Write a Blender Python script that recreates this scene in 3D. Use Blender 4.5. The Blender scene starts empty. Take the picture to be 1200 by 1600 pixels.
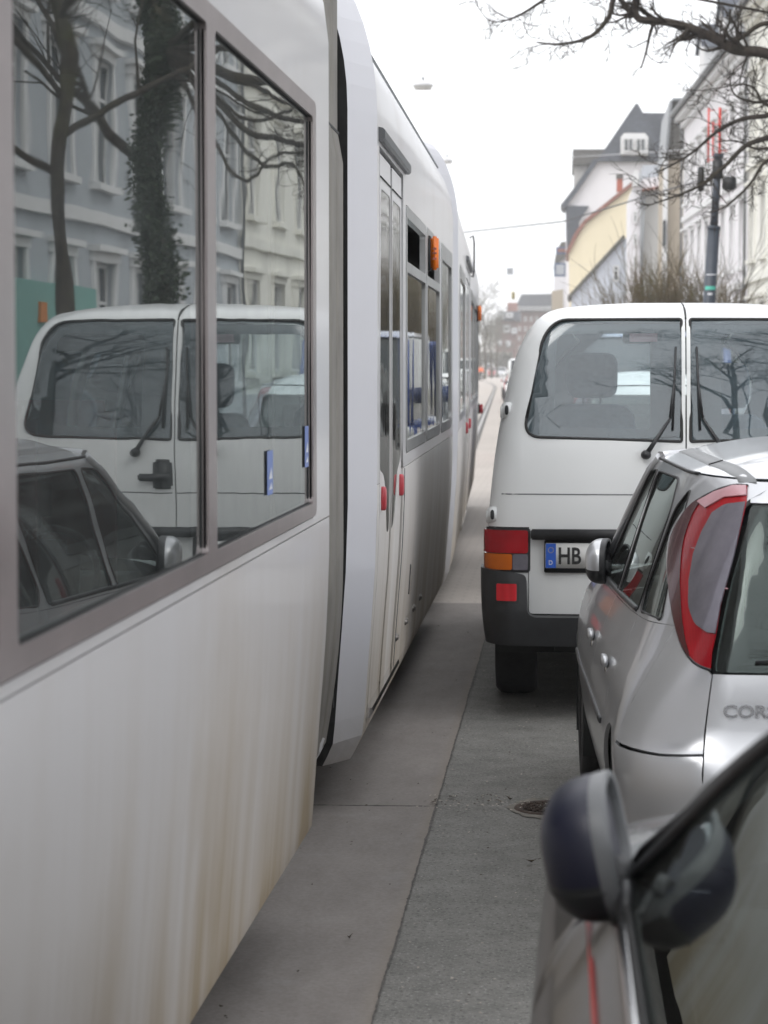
import bpy, bmesh, math, random
import numpy as np
from mathutils import Vector, Matrix
from mathutils.geometry import delaunay_2d_cdt
random.seed(7)
COL = bpy.context.scene.collection
sc = bpy.context.scene

# ------------------------------------------------------------------ camera geometry
F, CZ = 3700.0, 1.64                      # focal length in photo pixels, eye height
PH, TH = math.atan(0.0616), math.atan(0.0769)
CAM_F = Vector((-math.sin(TH)*math.cos(PH), math.cos(TH)*math.cos(PH), -math.sin(PH)))
CAM_R = Vector((math.cos(TH), math.sin(TH), 0))
CAM_U = CAM_R.cross(CAM_F)
def at(px, py, Y):
    """the point of the place that lies Y metres up the street in this direction"""
    d = CAM_F + CAM_R*((px-600)/F) + CAM_U*((800-py)/F)
    return Vector((0, 0, CZ)) + d*(Y/d.y)

# ------------------------------------------------------------------ objects
def tag(o, label=None, cat=None, group=None, kind=None):
    if label: o['label'] = label
    if cat: o['category'] = cat
    if group: o['group'] = group
    if kind: o['kind'] = kind
    return o
def empty(name, loc=(0, 0, 0), rz=0.0, label=None, cat=None, group=None):
    o = bpy.data.objects.new(name, None); COL.objects.link(o)
    o.location = loc; o.rotation_euler = (0, 0, rz); o.empty_display_size = 0.2
    return tag(o, label, cat, group)
def link(name, me, mats, parent=None):
    if not isinstance(mats, (list, tuple)): mats = [mats]
    for m in mats: me.materials.append(m)
    o = bpy.data.objects.new(name, me); COL.objects.link(o)
    if parent is not None: o.parent = parent
    return o
def copy_tree(o, parent=None, swap=None):
    c = o.copy()
    if swap and o.type == 'MESH' and any(m in swap for m in o.data.materials):
        c.data = o.data.copy()
        for i, m in enumerate(c.data.materials):
            if m in swap: c.data.materials[i] = swap[m]
    COL.objects.link(c); c.parent = parent
    for ch in [k for k in sc.objects if k.parent == o]: copy_tree(ch, c, swap)
    return c

class MB:
    """collects shapes and links them as one mesh"""
    def __init__(s): s.v = []; s.f = []; s.m = []; s.sm = []
    def add(s, vs, fs, mi=0, smooth=False, M=None):
        b = len(s.v)
        for p in vs:
            p = Vector(p)
            s.v.append(M @ p if M else p)
        for f in fs:
            s.f.append([i+b for i in f]); s.m.append(mi); s.sm.append(smooth)
        return s
    def box(s, lo, hi, mi=0, M=None, bev=0.0):
        x0, y0, z0 = lo; x1, y1, z1 = hi
        if bev > 0:
            bm = bmesh.new(); bmesh.ops.create_cube(bm, size=1)
            for v in bm.verts: v.co = Vector(((x0+x1)/2+v.co.x*(x1-x0), (y0+y1)/2+v.co.y*(y1-y0), (z0+z1)/2+v.co.z*(z1-z0)))
            bmesh.ops.bevel(bm, geom=bm.edges[:], offset=bev, segments=2, affect='EDGES')
            bm.verts.index_update()
            s.add([v.co.copy() for v in bm.verts], [[v.index for v in f.verts] for f in bm.faces], mi, True, M); bm.free(); return s
        vs = [(x0,y0,z0),(x1,y0,z0),(x1,y1,z0),(x0,y1,z0),(x0,y0,z1),(x1,y0,z1),(x1,y1,z1),(x0,y1,z1)]
        s.add(vs, [(0,3,2,1),(4,5,6,7),(0,1,5,4),(1,2,6,5),(2,3,7,6),(3,0,4,7)], mi, False, M); return s
    def tube(s, pts, rad, n=8, mi=0, caps=True, M=None, flat=1.0):
        pts = [Vector(p) for p in pts]; L = len(pts)
        if not hasattr(rad, '__len__'): rad = [rad]*L
        base = len(s.v); up = None
        for i, p in enumerate(pts):
            t = (pts[min(i+1, L-1)]-pts[max(i-1, 0)])
            if t.length < 1e-9: t = Vector((0, 0, 1))
            t.normalize()
            if up is None:
                up = Vector((0, 0, 1)) if abs(t.z) < .9 else Vector((1, 0, 0))
            a = t.cross(up)
            if a.length < 1e-4: a = t.cross(Vector((0.3, 1, 0.1)))
            a.normalize(); b = a.cross(t).normalized(); up = b
            for k in range(n):
                w = 2*math.pi*k/n
                q = p + a*math.cos(w)*rad[i] + b*math.sin(w)*rad[i]*flat
                s.v.append(M @ q if M else q)
        for i in range(L-1):
            for k in range(n):
                s.f.append([base+i*n+k, base+i*n+(k+1)%n, base+(i+1)*n+(k+1)%n, base+(i+1)*n+k]); s.m.append(mi); s.sm.append(True)
        if caps:
            s.f.append([base+k for k in range(n)][::-1]); s.f.append([base+(L-1)*n+k for k in range(n)])
            s.m += [mi, mi]; s.sm += [False, False]
        return s
    def lathe(s, prof, n=32, mi=0, M=None, smooth=True):
        """profile of (r, h) turned about z"""
        base = len(s.v)
        for r, h in prof:
            for k in range(n):
                w = 2*math.pi*k/n; q = Vector((r*math.cos(w), r*math.sin(w), h))
                s.v.append(M @ q if M else q)
        for i in range(len(prof)-1):
            for k in range(n):
                s.f.append([base+i*n+k, base+i*n+(k+1)%n, base+(i+1)*n+(k+1)%n, base+(i+1)*n+k]); s.m.append(mi); s.sm.append(smooth)
        return s
    def grid(s, rows, mi=0, smooth=True, flip=False, closed=False):
        base = len(s.v); R = len(rows); C = len(rows[0])
        for r in rows: s.v += [Vector(p) for p in r]
        for i in range(R-1):
            for j in range(C if closed else C-1):
                j2 = (j+1) % C
                f = [base+i*C+j, base+i*C+j2, base+(i+1)*C+j2, base+(i+1)*C+j]
                s.f.append(f[::-1] if flip else f); s.m.append(mi); s.sm.append(smooth)
        return s
    def prism(s, poly, M, depth, mi=0):
        """polygon in local xy turned into a slab of this depth along local z"""
        n = len(poly); base = len(s.v)
        for z in (0, depth):
            for x, y in poly: s.v.append(M @ Vector((x, y, z)))
        s.f.append([base+i for i in range(n)][::-1]); s.f.append([base+n+i for i in range(n)])
        for i in range(n): s.f.append([base+i, base+(i+1)%n, base+n+(i+1)%n, base+n+i])
        s.m += [mi]*(n+2); s.sm += [False]*(n+2)
        return s
    def blob(s, c, r, e1=1.0, e2=1.0, n=24, m=14, mi=0, M=None, fn=None):
        """superellipsoid"""
        def pw(a, e): return math.copysign(abs(a)**e, a)
        rows = []
        for i in range(m+1):
            ph = -math.pi/2+math.pi*i/m; row = []
            for k in range(n):
                th = 2*math.pi*k/n
                p = Vector((r[0]*pw(math.cos(ph), e1)*pw(math.cos(th), e2), r[1]*pw(math.cos(ph), e1)*pw(math.sin(th), e2), r[2]*pw(math.sin(ph), e1)))
                if fn: p = fn(p)
                p = p+Vector(c); row.append(M @ p if M else p)
            rows.append(row)
        return s.grid(rows, mi, True, False, True)
    def build(s, name, mats, parent=None, recalc=True):
        me = bpy.data.meshes.new(name)
        me.from_pydata([tuple(v) for v in s.v], [], s.f)
        me.polygons.foreach_set('material_index', s.m); me.polygons.foreach_set('use_smooth', s.sm)
        if recalc:
            bm = bmesh.new(); bm.from_mesh(me); bmesh.ops.recalc_face_normals(bm, faces=bm.faces[:]); bm.to_mesh(me); bm.free()
        me.update()
        return link(name, me, mats, parent)

# ------------------------------------------------------------------ sheet-metal panels on a curved surface
def pchip(xs, ys):
    xs = list(xs); ys = list(ys); n = len(xs)
    h = [xs[i+1]-xs[i] for i in range(n-1)]; d = [(ys[i+1]-ys[i])/h[i] for i in range(n-1)]
    m = [0.0]*n; m[0] = d[0]; m[-1] = d[-1]
    for i in range(1, n-1):
        if d[i-1]*d[i] > 0:
            w1 = 2*h[i]+h[i-1]; w2 = h[i]+2*h[i-1]; m[i] = (w1+w2)/(w1/d[i-1]+w2/d[i])
    def f(x):
        if x <= xs[0]: return ys[0]+m[0]*(x-xs[0])*0
        if x >= xs[-1]: return ys[-1]
        lo = 0
        for i in range(n-1):
            if x <= xs[i+1]: lo = i; break
        t = (x-xs[lo])/h[lo]
        return ((1+2*t)*(1-t)**2*ys[lo]+t*(1-t)**2*h[lo]*m[lo]+t*t*(3-2*t)*ys[lo+1]+t*t*(t-1)*h[lo]*m[lo+1])
    return f
def inside(poly, x, y):
    """vectorised even-odd test"""
    c = np.zeros(x.shape, bool); n = len(poly)
    for i in range(n):
        x1, y1 = poly[i]; x2, y2 = poly[(i+1) % n]
        if y1 == y2: continue
        c ^= ((y1 > y) != (y2 > y)) & (x < (x2-x1)*(y-y1)/(y2-y1)+x1)
    return c
def densify(poly, step):
    out = []; n = len(poly)
    for i in range(n):
        a = poly[i]; b = poly[(i+1) % n]; k = max(1, int(math.ceil(math.hypot(b[0]-a[0], b[1]-a[1])/step)))
        for j in range(k): out.append((a[0]+(b[0]-a[0])*j/k, a[1]+(b[1]-a[1])*j/k))
    return out
def rnd(poly, r, seg=6):
    """round the corners of a polygon; r is a number or one per corner"""
    n = len(poly); out = []
    if not hasattr(r, '__len__'): r = [r]*n
    for i in range(n):
        p = Vector(poly[i]); a = Vector(poly[i-1]); b = Vector(poly[(i+1) % n])
        if r[i] <= 0: out.append(tuple(p)); continue
        da = (a-p); db = (b-p); k = min(r[i], da.length*.49, db.length*.49)
        A = p+da.normalized()*k; B = p+db.normalized()*k
        for j in range(seg+1):
            t = j/seg; q = A*(1-t)**2+p*2*t*(1-t)+B*t*t; out.append((q.x, q.y))
    return out
def panel(name, outline, S, mat, parent=None, holes=(), grid=0.06, thick=0.012, off=0.0, centre=None, conv=None, skirtmat=None, lip=0.0):
    """a piece of sheet lying on the surface S(p, q): outline and holes are polygons in (p, q)"""
    loops = [densify(l, grid) for l in [outline]+list(holes)]
    if conv: loops = [[conv(p, q) for p, q in l] for l in loops]
    allp = []; edges = []
    for l in loops:
        b = len(allp); allp += l; edges += [(b+i, b+(i+1) % len(l)) for i in range(len(l))]
    o = loops[0]; xs = [p[0] for p in o]; ys = [p[1] for p in o]
    gx = np.arange(min(xs)+grid*.5, max(xs), grid); gy = np.arange(min(ys)+grid*.5, max(ys), grid)
    if len(gx) and len(gy):
        X, Y = np.meshgrid(gx, gy); X = X.ravel(); Y = Y.ravel()
        k = inside(o, X, Y)
        for hl in loops[1:]: k &= ~inside(hl, X, Y)
        X = X[k]; Y = Y[k]
        if len(X):
            B = np.array(allp); ok = np.ones(len(X), bool)
            for i in range(0, len(X), 2000):
                d = ((X[i:i+2000, None]-B[None, :, 0])**2+(Y[i:i+2000, None]-B[None, :, 1])**2).min(1)
                ok[i:i+2000] = d > (grid*.45)**2
            allp = allp+list(zip(X[ok].tolist(), Y[ok].tolist()))
    r = delaunay_2d_cdt([Vector(p) for p in allp], edges, [], 0, 1e-7)
    vs, fs = r[0], r[2]
    if len(fs) == 0: raise RuntimeError('panel '+name)
    c = np.array([[(vs[f[0]].x+vs[f[1]].x+vs[f[2]].x)/3, (vs[f[0]].y+vs[f[1]].y+vs[f[2]].y)/3] for f in fs])
    k = inside(o, c[:, 0], c[:, 1])
    for hl in loops[1:]: k &= ~inside(hl, c[:, 0], c[:, 1])
    def SN(p, q):
        e = 1e-3; P = S(p, q)
        du = S(p+e, q)-S(p-e, q); dv = S(p, q+e)-S(p, q-e); nn = du.cross(dv)
        if nn.length < 1e-12: nn = Vector((0, 0, 1))
        nn.normalize()
        C = centre(P) if callable(centre) else centre
        if nn.dot(P-C) < 0: nn = -nn
        return P, nn
    V = []; N = []; Fa = []; PN = {}
    for i, v in enumerate(vs):
        P, nn = SN(v.x, v.y); V.append(P+nn*off); N.append(nn)
    for f, ok in zip(fs, k):
        if not ok: continue
        a, b, d = f[0], f[1], f[2]
        g = (V[b]-V[a]).cross(V[d]-V[a])
        Fa.append([a, b, d] if g.dot(N[a]) > 0 else [a, d, b])
    nf = len(Fa)
    if thick > 0:
        for l in loops:
            m = len(l); b = len(V)
            PP = [SN(*p) for p in l]
            for i in range(m):
                P, nn = PP[i]; tn = (PP[(i+1) % m][0]-PP[i-1][0])
                sn = tn.cross(nn)
                if sn.length < 1e-9: sn = nn.copy()
                sn.normalize()
                V.append(P+nn*off); N.append((sn+nn*.6).normalized() if False else sn)
                V.append(P+nn*(off-thick)); N.append(sn)
            # orientation of the edge strip: away from the sheet
            i0 = 0; mid = (PP[0][0]+PP[1][0])/2
            for i in range(m):
                j = (i+1) % m; Fa.append([b+2*i, b+2*j, b+2*j+1, b+2*i+1])
    me = bpy.data.meshes.new(name); me.from_pydata([tuple(v) for v in V], [], Fa)
    me.polygons.foreach_set('use_smooth', [True]*len(Fa))
    me.update()
    # sign of edge-strip normals follows the face winding
    nl = [Vector(n) for n in N]
    for pi in range(nf, len(Fa)):
        pn = me.polygons[pi].normal
        for vi in Fa[pi]:
            if nl[vi].dot(pn) < 0: nl[vi] = -nl[vi]
    me.normals_split_custom_set_from_vertices([tuple(n) for n in nl])
    return link(name, me, mat, parent)

def text_mesh(name, s, size, M, mat, parent=None, extrude=0.001, sx=1.0, bold=0.0):
    cu = bpy.data.curves.new(name, 'FONT'); cu.body = s; cu.size = size; cu.extrude = extrude
    cu.align_x = 'LEFT'; cu.offset = bold; cu.resolution_u = 3
    t = bpy.data.objects.new('t', cu); COL.objects.link(t)
    bpy.context.view_layer.update()
    dg = bpy.context.evaluated_depsgraph_get()
    me = bpy.data.meshes.new_from_object(t.evaluated_get(dg))
    bpy.data.objects.remove(t)
    me.transform(M @ Matrix.Diagonal((sx, 1, 1, 1))); me.name = name
    me.materials.clear()
    return link(name, me, mat, parent)
def frame_m(o, x, y):
    """matrix with local x and y along these directions"""
    x = Vector(x).normalized(); y = Vector(y); z = x.cross(y).normalized(); y = z.cross(x)
    return Matrix(((x.x, y.x, z.x, o[0]), (x.y, y.y, z.y, o[1]), (x.z, y.z, z.z, o[2]), (0, 0, 0, 1)))
# ------------------------------------------------------------------ materials
class NT:
    def __init__(s, name):
        s.mat = bpy.data.materials.new(name); s.mat.use_nodes = True
        s.t = s.mat.node_tree; s.t.nodes.clear(); s.out = s.n('ShaderNodeOutputMaterial')
    def n(s, typ, **kw):
        nd = s.t.nodes.new(typ)
        for k, v in kw.items():
            if k.startswith('i_'):
                nd.inputs[k[2:].replace('_', ' ')].default_value = v
            else: setattr(nd, k, v)
        return nd
    def l(s, a, b): s.t.links.new(a, b)
    def coord(s, obj=False, scale=(1, 1, 1)):
        if obj: c = s.n('ShaderNodeTexCoord').outputs['Object']
        else: c = s.n('ShaderNodeNewGeometry').outputs['Position']
        m = s.n('ShaderNodeMapping'); m.inputs['Scale'].default_value = scale; s.l(c, m.inputs['Vector'])
        return m.outputs[0]
    def noise(s, scale, detail=4, rough=.55, obj=False, stretch=(1, 1, 1), dist=0):
        n = s.n('ShaderNodeTexNoise'); n.inputs['Scale'].default_value = scale; n.inputs['Detail'].default_value = detail
        n.inputs['Roughness'].default_value = rough; n.inputs['Distortion'].default_value = dist
        s.l(s.coord(obj, stretch), n.inputs['Vector']); return n.outputs['Fac']
    def ramp(s, fac, stops):
        r = s.n('ShaderNodeValToRGB'); e = r.color_ramp.elements
        e[0].position, e[0].color = stops[0][0], c4(stops[0][1]); e[1].position, e[1].color = stops[1][0], c4(stops[1][1])
        for p, c in stops[2:]:
            k = e.new(p); k.color = c4(c)
        s.l(fac, r.inputs[0]); return r.outputs[0]
    def mix(s, fac, a, b, mode='MIX'):
        m = s.n('ShaderNodeMix', data_type='RGBA', blend_type=mode)
        for inp, v in ((m.inputs['Factor'], fac), (m.inputs['A'], a), (m.inputs['B'], b)):
            if isinstance(v, (int, float)): inp.default_value = v
            elif isinstance(v, (tuple, list)): inp.default_value = c4(v)
            else: s.l(v, inp)
        return m.outputs['Result']
    def math(s, op, a, b=0.0, clamp=False):
        m = s.n('ShaderNodeMath', operation=op); m.use_clamp = clamp
        for inp, v in ((m.inputs[0], a), (m.inputs[1], b)):
            if isinstance(v, (int, float)): inp.default_value = v
            else: s.l(v, inp)
        return m.outputs[0]
    def xyz(s, obj=False):
        if obj: c = s.n('ShaderNodeTexCoord').outputs['Object']
        else: c = s.n('ShaderNodeNewGeometry').outputs['Position']
        x = s.n('ShaderNodeSeparateXYZ'); s.l(c, x.inputs[0]); return x.outputs
    def bump(s, h, strength=.3, dist=.01):
        b = s.n('ShaderNodeBump'); b.inputs['Strength'].default_value = strength; b.inputs['Distance'].default_value = dist
        s.l(h, b.inputs['Height']); return b.outputs[0]
    def pbsdf(s, col, rough=.5, metal=0, coat=0, coat_r=.05, spec=.5, normal=None, ior=1.5, emit=None, es=0, alpha=None):
        p = s.n('ShaderNodeBsdfPrincipled')
        def st(k, v):
            if isinstance(v, (int, float)): p.inputs[k].default_value = v
            elif isinstance(v, (tuple, list)): p.inputs[k].default_value = c4(v)
            else: s.l(v, p.inputs[k])
        st('Base Color', col); st('Roughness', rough); st('Metallic', metal); st('Coat Weight', coat); st('Coat Roughness', coat_r)
        st('Specular IOR Level', spec); st('IOR', ior)
        if normal is not None: s.l(normal, p.inputs['Normal'])
        if emit: st('Emission Color', emit); st('Emission Strength', es)
        s.l(p.outputs[0], s.out.inputs['Surface']); return s.mat
def c4(c): return (c[0], c[1], c[2], 1.0) if len(c) == 3 else tuple(c)
def plain(name, col, rough=.5, metal=0, coat=0, var=0.12, vs=6, bump=0, bs=60, spec=.5, obj=True, coat_r=.05):
    t = NT(name); nz = t.noise(vs, 4, .6, obj)
    c = t.ramp(nz, [(.3, [k*(1-var) for k in col]), (.7, [min(1, k*(1+var)) for k in col])])
    nrm = t.bump(t.noise(bs, 3, .6, obj), bump, .004) if bump else None
    return t.pbsdf(c, rough, metal, coat, coat_r, spec, nrm)
def thin_glass(name, tint=(.75, .8, .8), ior=1.5, rough=.0, wave=0.0, wscale=4, stretch=(1, 1, 1), refl=(1, 1, 1), spots=0.0, film=(.32, .31, .29)):
    t = NT(name)
    tr = t.n('ShaderNodeBsdfTransparent'); tr.inputs[0].default_value = c4(tint)
    gl = t.n('ShaderNodeBsdfGlossy'); gl.inputs['Roughness'].default_value = rough; gl.inputs['Color'].default_value = c4(refl)
    fr = t.n('ShaderNodeFresnel'); fr.inputs['IOR'].default_value = ior
    if wave:
        b = t.bump(t.noise(wscale, 2, .5, False, stretch), wave, .01); t.l(b, gl.inputs['Normal'])
    m = t.n('ShaderNodeMixShader'); t.l(fr.outputs[0], m.inputs[0]); t.l(tr.outputs[0], m.inputs[1]); t.l(gl.outputs[0], m.inputs[2])
    if spots:                                # a thin film of road dirt
        d = t.n('ShaderNodeBsdfDiffuse'); d.inputs[0].default_value = c4(film)
        nz = t.ramp(t.noise(3, 6, .7), [(.35, (spots*.3,)*3), (.75, (spots,)*3)])
        m2 = t.n('ShaderNodeMixShader'); t.l(nz, m2.inputs[0]); t.l(m.outputs[0], m2.inputs[1]); t.l(d.outputs[0], m2.inputs[2]); m = m2
    t.l(m.outputs[0], t.out.inputs['Surface']); return t.mat

def dirty_paint(name, base, rough=.22, dirt=(.30, .255, .19), z0=0.2, z1=1.3, amt=.8, streak=9, coat=.6, metal=0.0, wave=0.0):
    """paint with road dirt that runs in vertical streaks and thickens towards the road"""
    t = NT(name); x = t.xyz()
    h = t.math('DIVIDE', t.math('SUBTRACT', z1, x[2]), z1-z0, True)
    wide = t.noise(2.6, 3, .5, False, (1, 1, .16)); st = t.noise(streak, 4, .6, False, (1, 1, .05)); fine = t.noise(26, 4, .7, False, (1, 1, .08))
    hp = t.math('POWER', h, 1.25)
    v = t.math('ADD', t.math('MULTIPLY', t.math('SUBTRACT', wide, .5), 1.1), t.math('MULTIPLY', t.math('SUBTRACT', st, .5), .75))
    v = t.math('ADD', v, t.math('MULTIPLY', t.math('SUBTRACT', fine, .5), .14))
    m = t.math('MULTIPLY', hp, t.math('ADD', v, .72))
    blot = t.ramp(t.noise(1.7, 5, .6), [(.5, (0, 0, 0)), (.72, (1, 1, 1))])
    m = t.math('ADD', m, t.math('MULTIPLY', blot, .10))
    m = t.math('MULTIPLY', t.math('MAXIMUM', m, 0.0), amt, True)
    col = t.mix(m, base, dirt)
    ro = t.math('ADD', t.math('MULTIPLY', m, .45), rough)
    co = t.math('MULTIPLY', t.math('SUBTRACT', 1.0, m, True), coat)
    nrm = None
    if wave: nrm = t.bump(t.noise(2.0, 2, .5, False, (1, 1, .35)), wave, .02)
    return t.pbsdf(col, ro, metal, co, .06, .5, nrm)

M = {}
M['tram'] = dirty_paint('tram_paint', (.76, .755, .77), .28, (.35, .28, .19), .22, 1.50, 1.25, 7, .22, 0, .04)
M['tram_low'] = dirty_paint('tram_dusty_paint', (.76, .75, .75), .6, (.40, .335, .25), .1, 1.7, 1.3, 8, 0.0)
M['tram_cap'] = dirty_paint('tram_end_paint', (.68, .68, .72), .4, (.42, .38, .31), .15, .7, .8, 9, .2)
M['frame'] = plain('anodised_frame', (.42, .37, .365), .32, .75, 0, .10, 5, .05)
M['frame2'] = plain('grey_frame', (.42, .42, .42), .35, .6, 0, .10, 5)
M['rubber'] = plain('black_rubber', (.018, .018, .018), .6, 0, 0, .25, 20)
M['bellows'] = plain('bellows_grey', (.22, .205, .18), .55, 0, 0, .18, 5, .3, 30)
M['dark'] = plain('dark_interior', (.022, .024, .024), .8, 0, 0, .2, 4)
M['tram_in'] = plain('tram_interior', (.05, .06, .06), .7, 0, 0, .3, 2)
M['seat_red'] = plain('red_seat', (.28, .03, .03), .6)
M['seat_grey'] = plain('grey_seat_cloth', (.10, .12, .13), .9, 0, 0, .15, 30)
M['yellow'] = plain('yellow_pole', (.55, .42, .04), .35)
M['tram_glass'] = thin_glass('tram_glass', (.42, .48, .46), 1.85, .012, .07, 1.5, (1, 1, 2.2), (.95, .98, .97), .17, (.34, .37, .37))
M['tram_glass2'] = thin_glass('tram_side_glass', (.40, .45, .43), 1.42, .02, .10, 2.2, (1, 1, .5), (.9, .92, .9), .14)
M['car_glass'] = thin_glass('car_glass', (.58, .68, .66), 1.5, .0, 0, 4, (1, 1, 1), (.88, .96, .93), .06)
M['van_glass'] = thin_glass('van_rear_glass', (.84, .93, .94), 2.05, .0, .006, 3, (1, 1, 1), (.95, .98, 1), .14, (.46, .62, .70))
M['clear_glass'] = thin_glass('windscreen_glass', (.85, .9, .9), 1.45)
M['dark_glass'] = thin_glass('tinted_glass', (.22, .26, .26), 1.55, .0, .01, 3, (1, 1, 1), (.92, .96, .96), .06)
M['white'] = dirty_paint('white_paint', (.82, .835, .83), .28, (.33, .32, .29), .3, 1.5, .35, 6, .5)
M['silver'] = dirty_paint('silver_metallic', (.62, .63, .65), .32, (.26, .25, .24), .1, .9, .32, 5, .8, .6)
M['black_paint'] = dirty_paint('dark_metallic', (.030, .030, .033), .24, (.08, .08, .078), .1, 1.1, .18, 6, .5, .2)
M['l_shade'] = plain('red_lens_shade', (.07, .006, .008), .2, 0, .3)
M['badge'] = plain('badge_chrome', (.42, .42, .43), .25, 1, 0, .1)
M['navy'] = dirty_paint('navy_gloss', (.005, .006, .022), .45, (.04, .04, .05), .5, 1.3, .15, 8, .1)
M['bezel'] = plain('bezel_grey', (.14, .145, .15), .4)
M['ditch'] = plain('roof_strip_grey', (.20, .205, .21), .45)
M['blue_paint'] = dirty_paint('blue_paint', (.03, .07, .26), .25, (.2, .2, .18), .1, 1.0, .3, 6, .8)
M['red_paint'] = dirty_paint('red_paint', (.36, .035, .04), .25, (.2, .2, .18), .1, 1.0, .3, 6, .8)
M['grey_paint'] = dirty_paint('grey_paint', (.17, .18, .19), .25, (.2, .2, .18), .1, 1.0, .3, 6, .8, .4)
M['plastic'] = plain('black_plastic', (.020, .021, .023), .42, 0, 0, .25, 10, .15, 200)
M['trim'] = plain('grey_trim', (.12, .125, .13), .45)
M['chrome'] = plain('chrome', (.78, .78, .78), .12, 1, 0, .05)
M['alloy'] = plain('alloy_wheel', (.45, .45, .46), .35, .9)
M['tyre'] = plain('tyre_rubber', (.016, .016, .017), .75, 0, 0, .3, 30, .3, 90)
M['mirror'] = plain('mirror_glass', (.8, .82, .83), .02, 1, 0, .02)
M['cloth'] = plain('seat_cloth', (.12, .15, .19), .9, 0, 0, .15, 30)
M['plate'] = plain('plate_white', (.78, .78, .76), .35, 0, 0, .05)
M['eu'] = plain('plate_blue', (.02, .10, .48), .4, 0, 0, .05)
M['ink'] = plain('plate_ink', (.012, .012, .012), .4)
def lens(name, col, rough=.12, lines=60, metal=.15):
    t = NT(name); w = t.n('ShaderNodeTexWave'); w.inputs['Scale'].default_value = lines; w.bands_direction = 'X'
    t.l(t.coord(True), w.inputs['Vector'])
    c = t.mix(t.math('MULTIPLY', w.outputs['Fac'], .30), col, [k*.5 for k in col])
    c = t.mix(t.ramp(t.noise(5, 3, .5, True), [(.35, (0, 0, 0)), (.7, (.6, .6, .6))]), c, [k*.35 for k in col])
    return t.pbsdf(c, rough, metal, .15, .05, .3)
M['l_red'] = lens('red_lens', (.42, .006, .014), .2, 45, 0); M['l_red2'] = lens('bright_red_lens', (.62, .02, .03), .1, 8)
M['l_amber'] = lens('amber_lens', (.75, .17, .01)); M['l_clear'] = plain('clear_lens', (.20, .19, .225), .12, .35, .4, .2, 9)
M['l_pink'] = plain('pale_pink_lens', (.52, .28, .31), .2, 0, .2)
M['orange'] = plain('orange_lamp', (.95, .21, .01), .25, 0, .6, .06)
M['btn'] = plain('red_button', (.50, .045, .06), .35, 0, .3)
M['iron'] = plain('rusty_iron', (.085, .062, .05), .75, .3, 0, .5, 14, .5, 80)
M['steel'] = plain('rail_steel', (.30, .28, .26), .35, .9)
M['pole'] = plain('pole_paint', (.035, .045, .062), .45, 0, 0, .2, 5)
M['wire'] = plain('wire', (.09, .09, .10), .5)
M['wire_pale'] = plain('pale_wire', (.45, .45, .47), .5)
M['lamp_body'] = plain('lamp_white', (.62, .62, .63), .4); M['lamp_glass'] = plain('lamp_glass', (.7, .7, .68), .2, 0, .5)
M['red_strip'] = plain('red_cloth', (.72, .035, .02), .6); M['stripe'] = plain('coach_stripe_red', (.42, .07, .06), .5)
M['sticker'] = plain('sticker_white', (.75, .77, .8), .4); M['sticker_b'] = plain('sticker_blue', (.16, .24, .55), .4)
M['sticker_g'] = plain('sticker_green', (.10, .55, .42), .4)
M['sign_blue'] = plain('sign_blue', (.06, .10, .20), .4)
M['skin'] = plain('skin', (.5, .3, .22), .5); M['hivis'] = plain('hivis_orange', (.95, .16, .02), .6); M['trousers'] = plain('dark_trousers', (.02, .022, .03), .8)
M['leaf_brown'] = plain('dry_leaf', (.05, .035, .02), .8); M['pale_chip'] = plain('pale_grit', (.42, .38, .33), .9)

# bark
def bark(name, col, green=(.09, .10, .03), moss=.35):
    t = NT(name); nz = t.noise(14, 5, .65, True, (1, 1, .4)); ms = t.noise(2.2, 4, .6, True)
    c = t.ramp(nz, [(.3, [k*.5 for k in col]), (.7, [k*1.5 for k in col])])
    c = t.mix(t.math('MULTIPLY', t.ramp(ms, [(.45, (0, 0, 0)), (.62, (1, 1, 1))]), moss), c, green)
    return t.pbsdf(c, .9, 0, 0, .1, .3, t.bump(nz, .6, .02))
M['bark'] = bark('bark', (.055, .045, .036)); M['twig'] = bark('twig_bark', (.045, .036, .030), (.06, .06, .03), .2)
M['bush'] = bark('bush_twigs', (.15, .115, .07), (.11, .11, .04), .5)
M['ivy'] = plain('ivy_leaf', (.025, .042, .016), .5, 0, 0, .5, 3)
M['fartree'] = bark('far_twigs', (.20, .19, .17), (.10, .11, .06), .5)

# walls, roofs
def wall(name, col, rough=.85, var=.10, streak=.25):
    t = NT(name); a = t.noise(.6, 5, .6, False, (1, 1, .35)); b = t.noise(9, 4, .6)
    c = t.ramp(a, [(.3, [k*(1-var) for k in col]), (.7, [min(1, k*(1+var*.5)) for k in col])])
    c = t.mix(t.math('MULTIPLY', t.ramp(t.noise(1.5, 5, .65, False, (1, 1, .12)), [(.5, (0, 0, 0)), (.75, (1, 1, 1))]), streak), c, [k*.6 for k in col])
    return t.pbsdf(c, rough, 0, 0, .1, .3, t.bump(b, .12, .01))
def roof(name, col, rows=5.0):
    t = NT(name); b = t.n('ShaderNodeTexBrick'); b.inputs['Scale'].default_value = 1.0
    b.inputs['Brick Width'].default_value = .35; b.inputs['Row Height'].default_value = .22; b.inputs['Mortar Size'].default_value = .012
    b.inputs['Color1'].default_value = c4(col); b.inputs['Color2'].default_value = c4([k*.72 for k in col]); b.inputs['Mortar'].default_value = c4([k*.35 for k in col])
    x = t.xyz(); cb = t.n('ShaderNodeCombineXYZ'); t.l(t.math('ADD', x[0], x[1]), cb.inputs[0]); t.l(x[2], cb.inputs[1]); t.l(cb.outputs[0], b.inputs['Vector'])
    c = t.mix(t.math('MULTIPLY', t.noise(1.2, 4, .6), .35), b.outputs['Color'], [k*1.5 for k in col])
    return t.pbsdf(c, .6, 0, 0, .1, .4)
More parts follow.
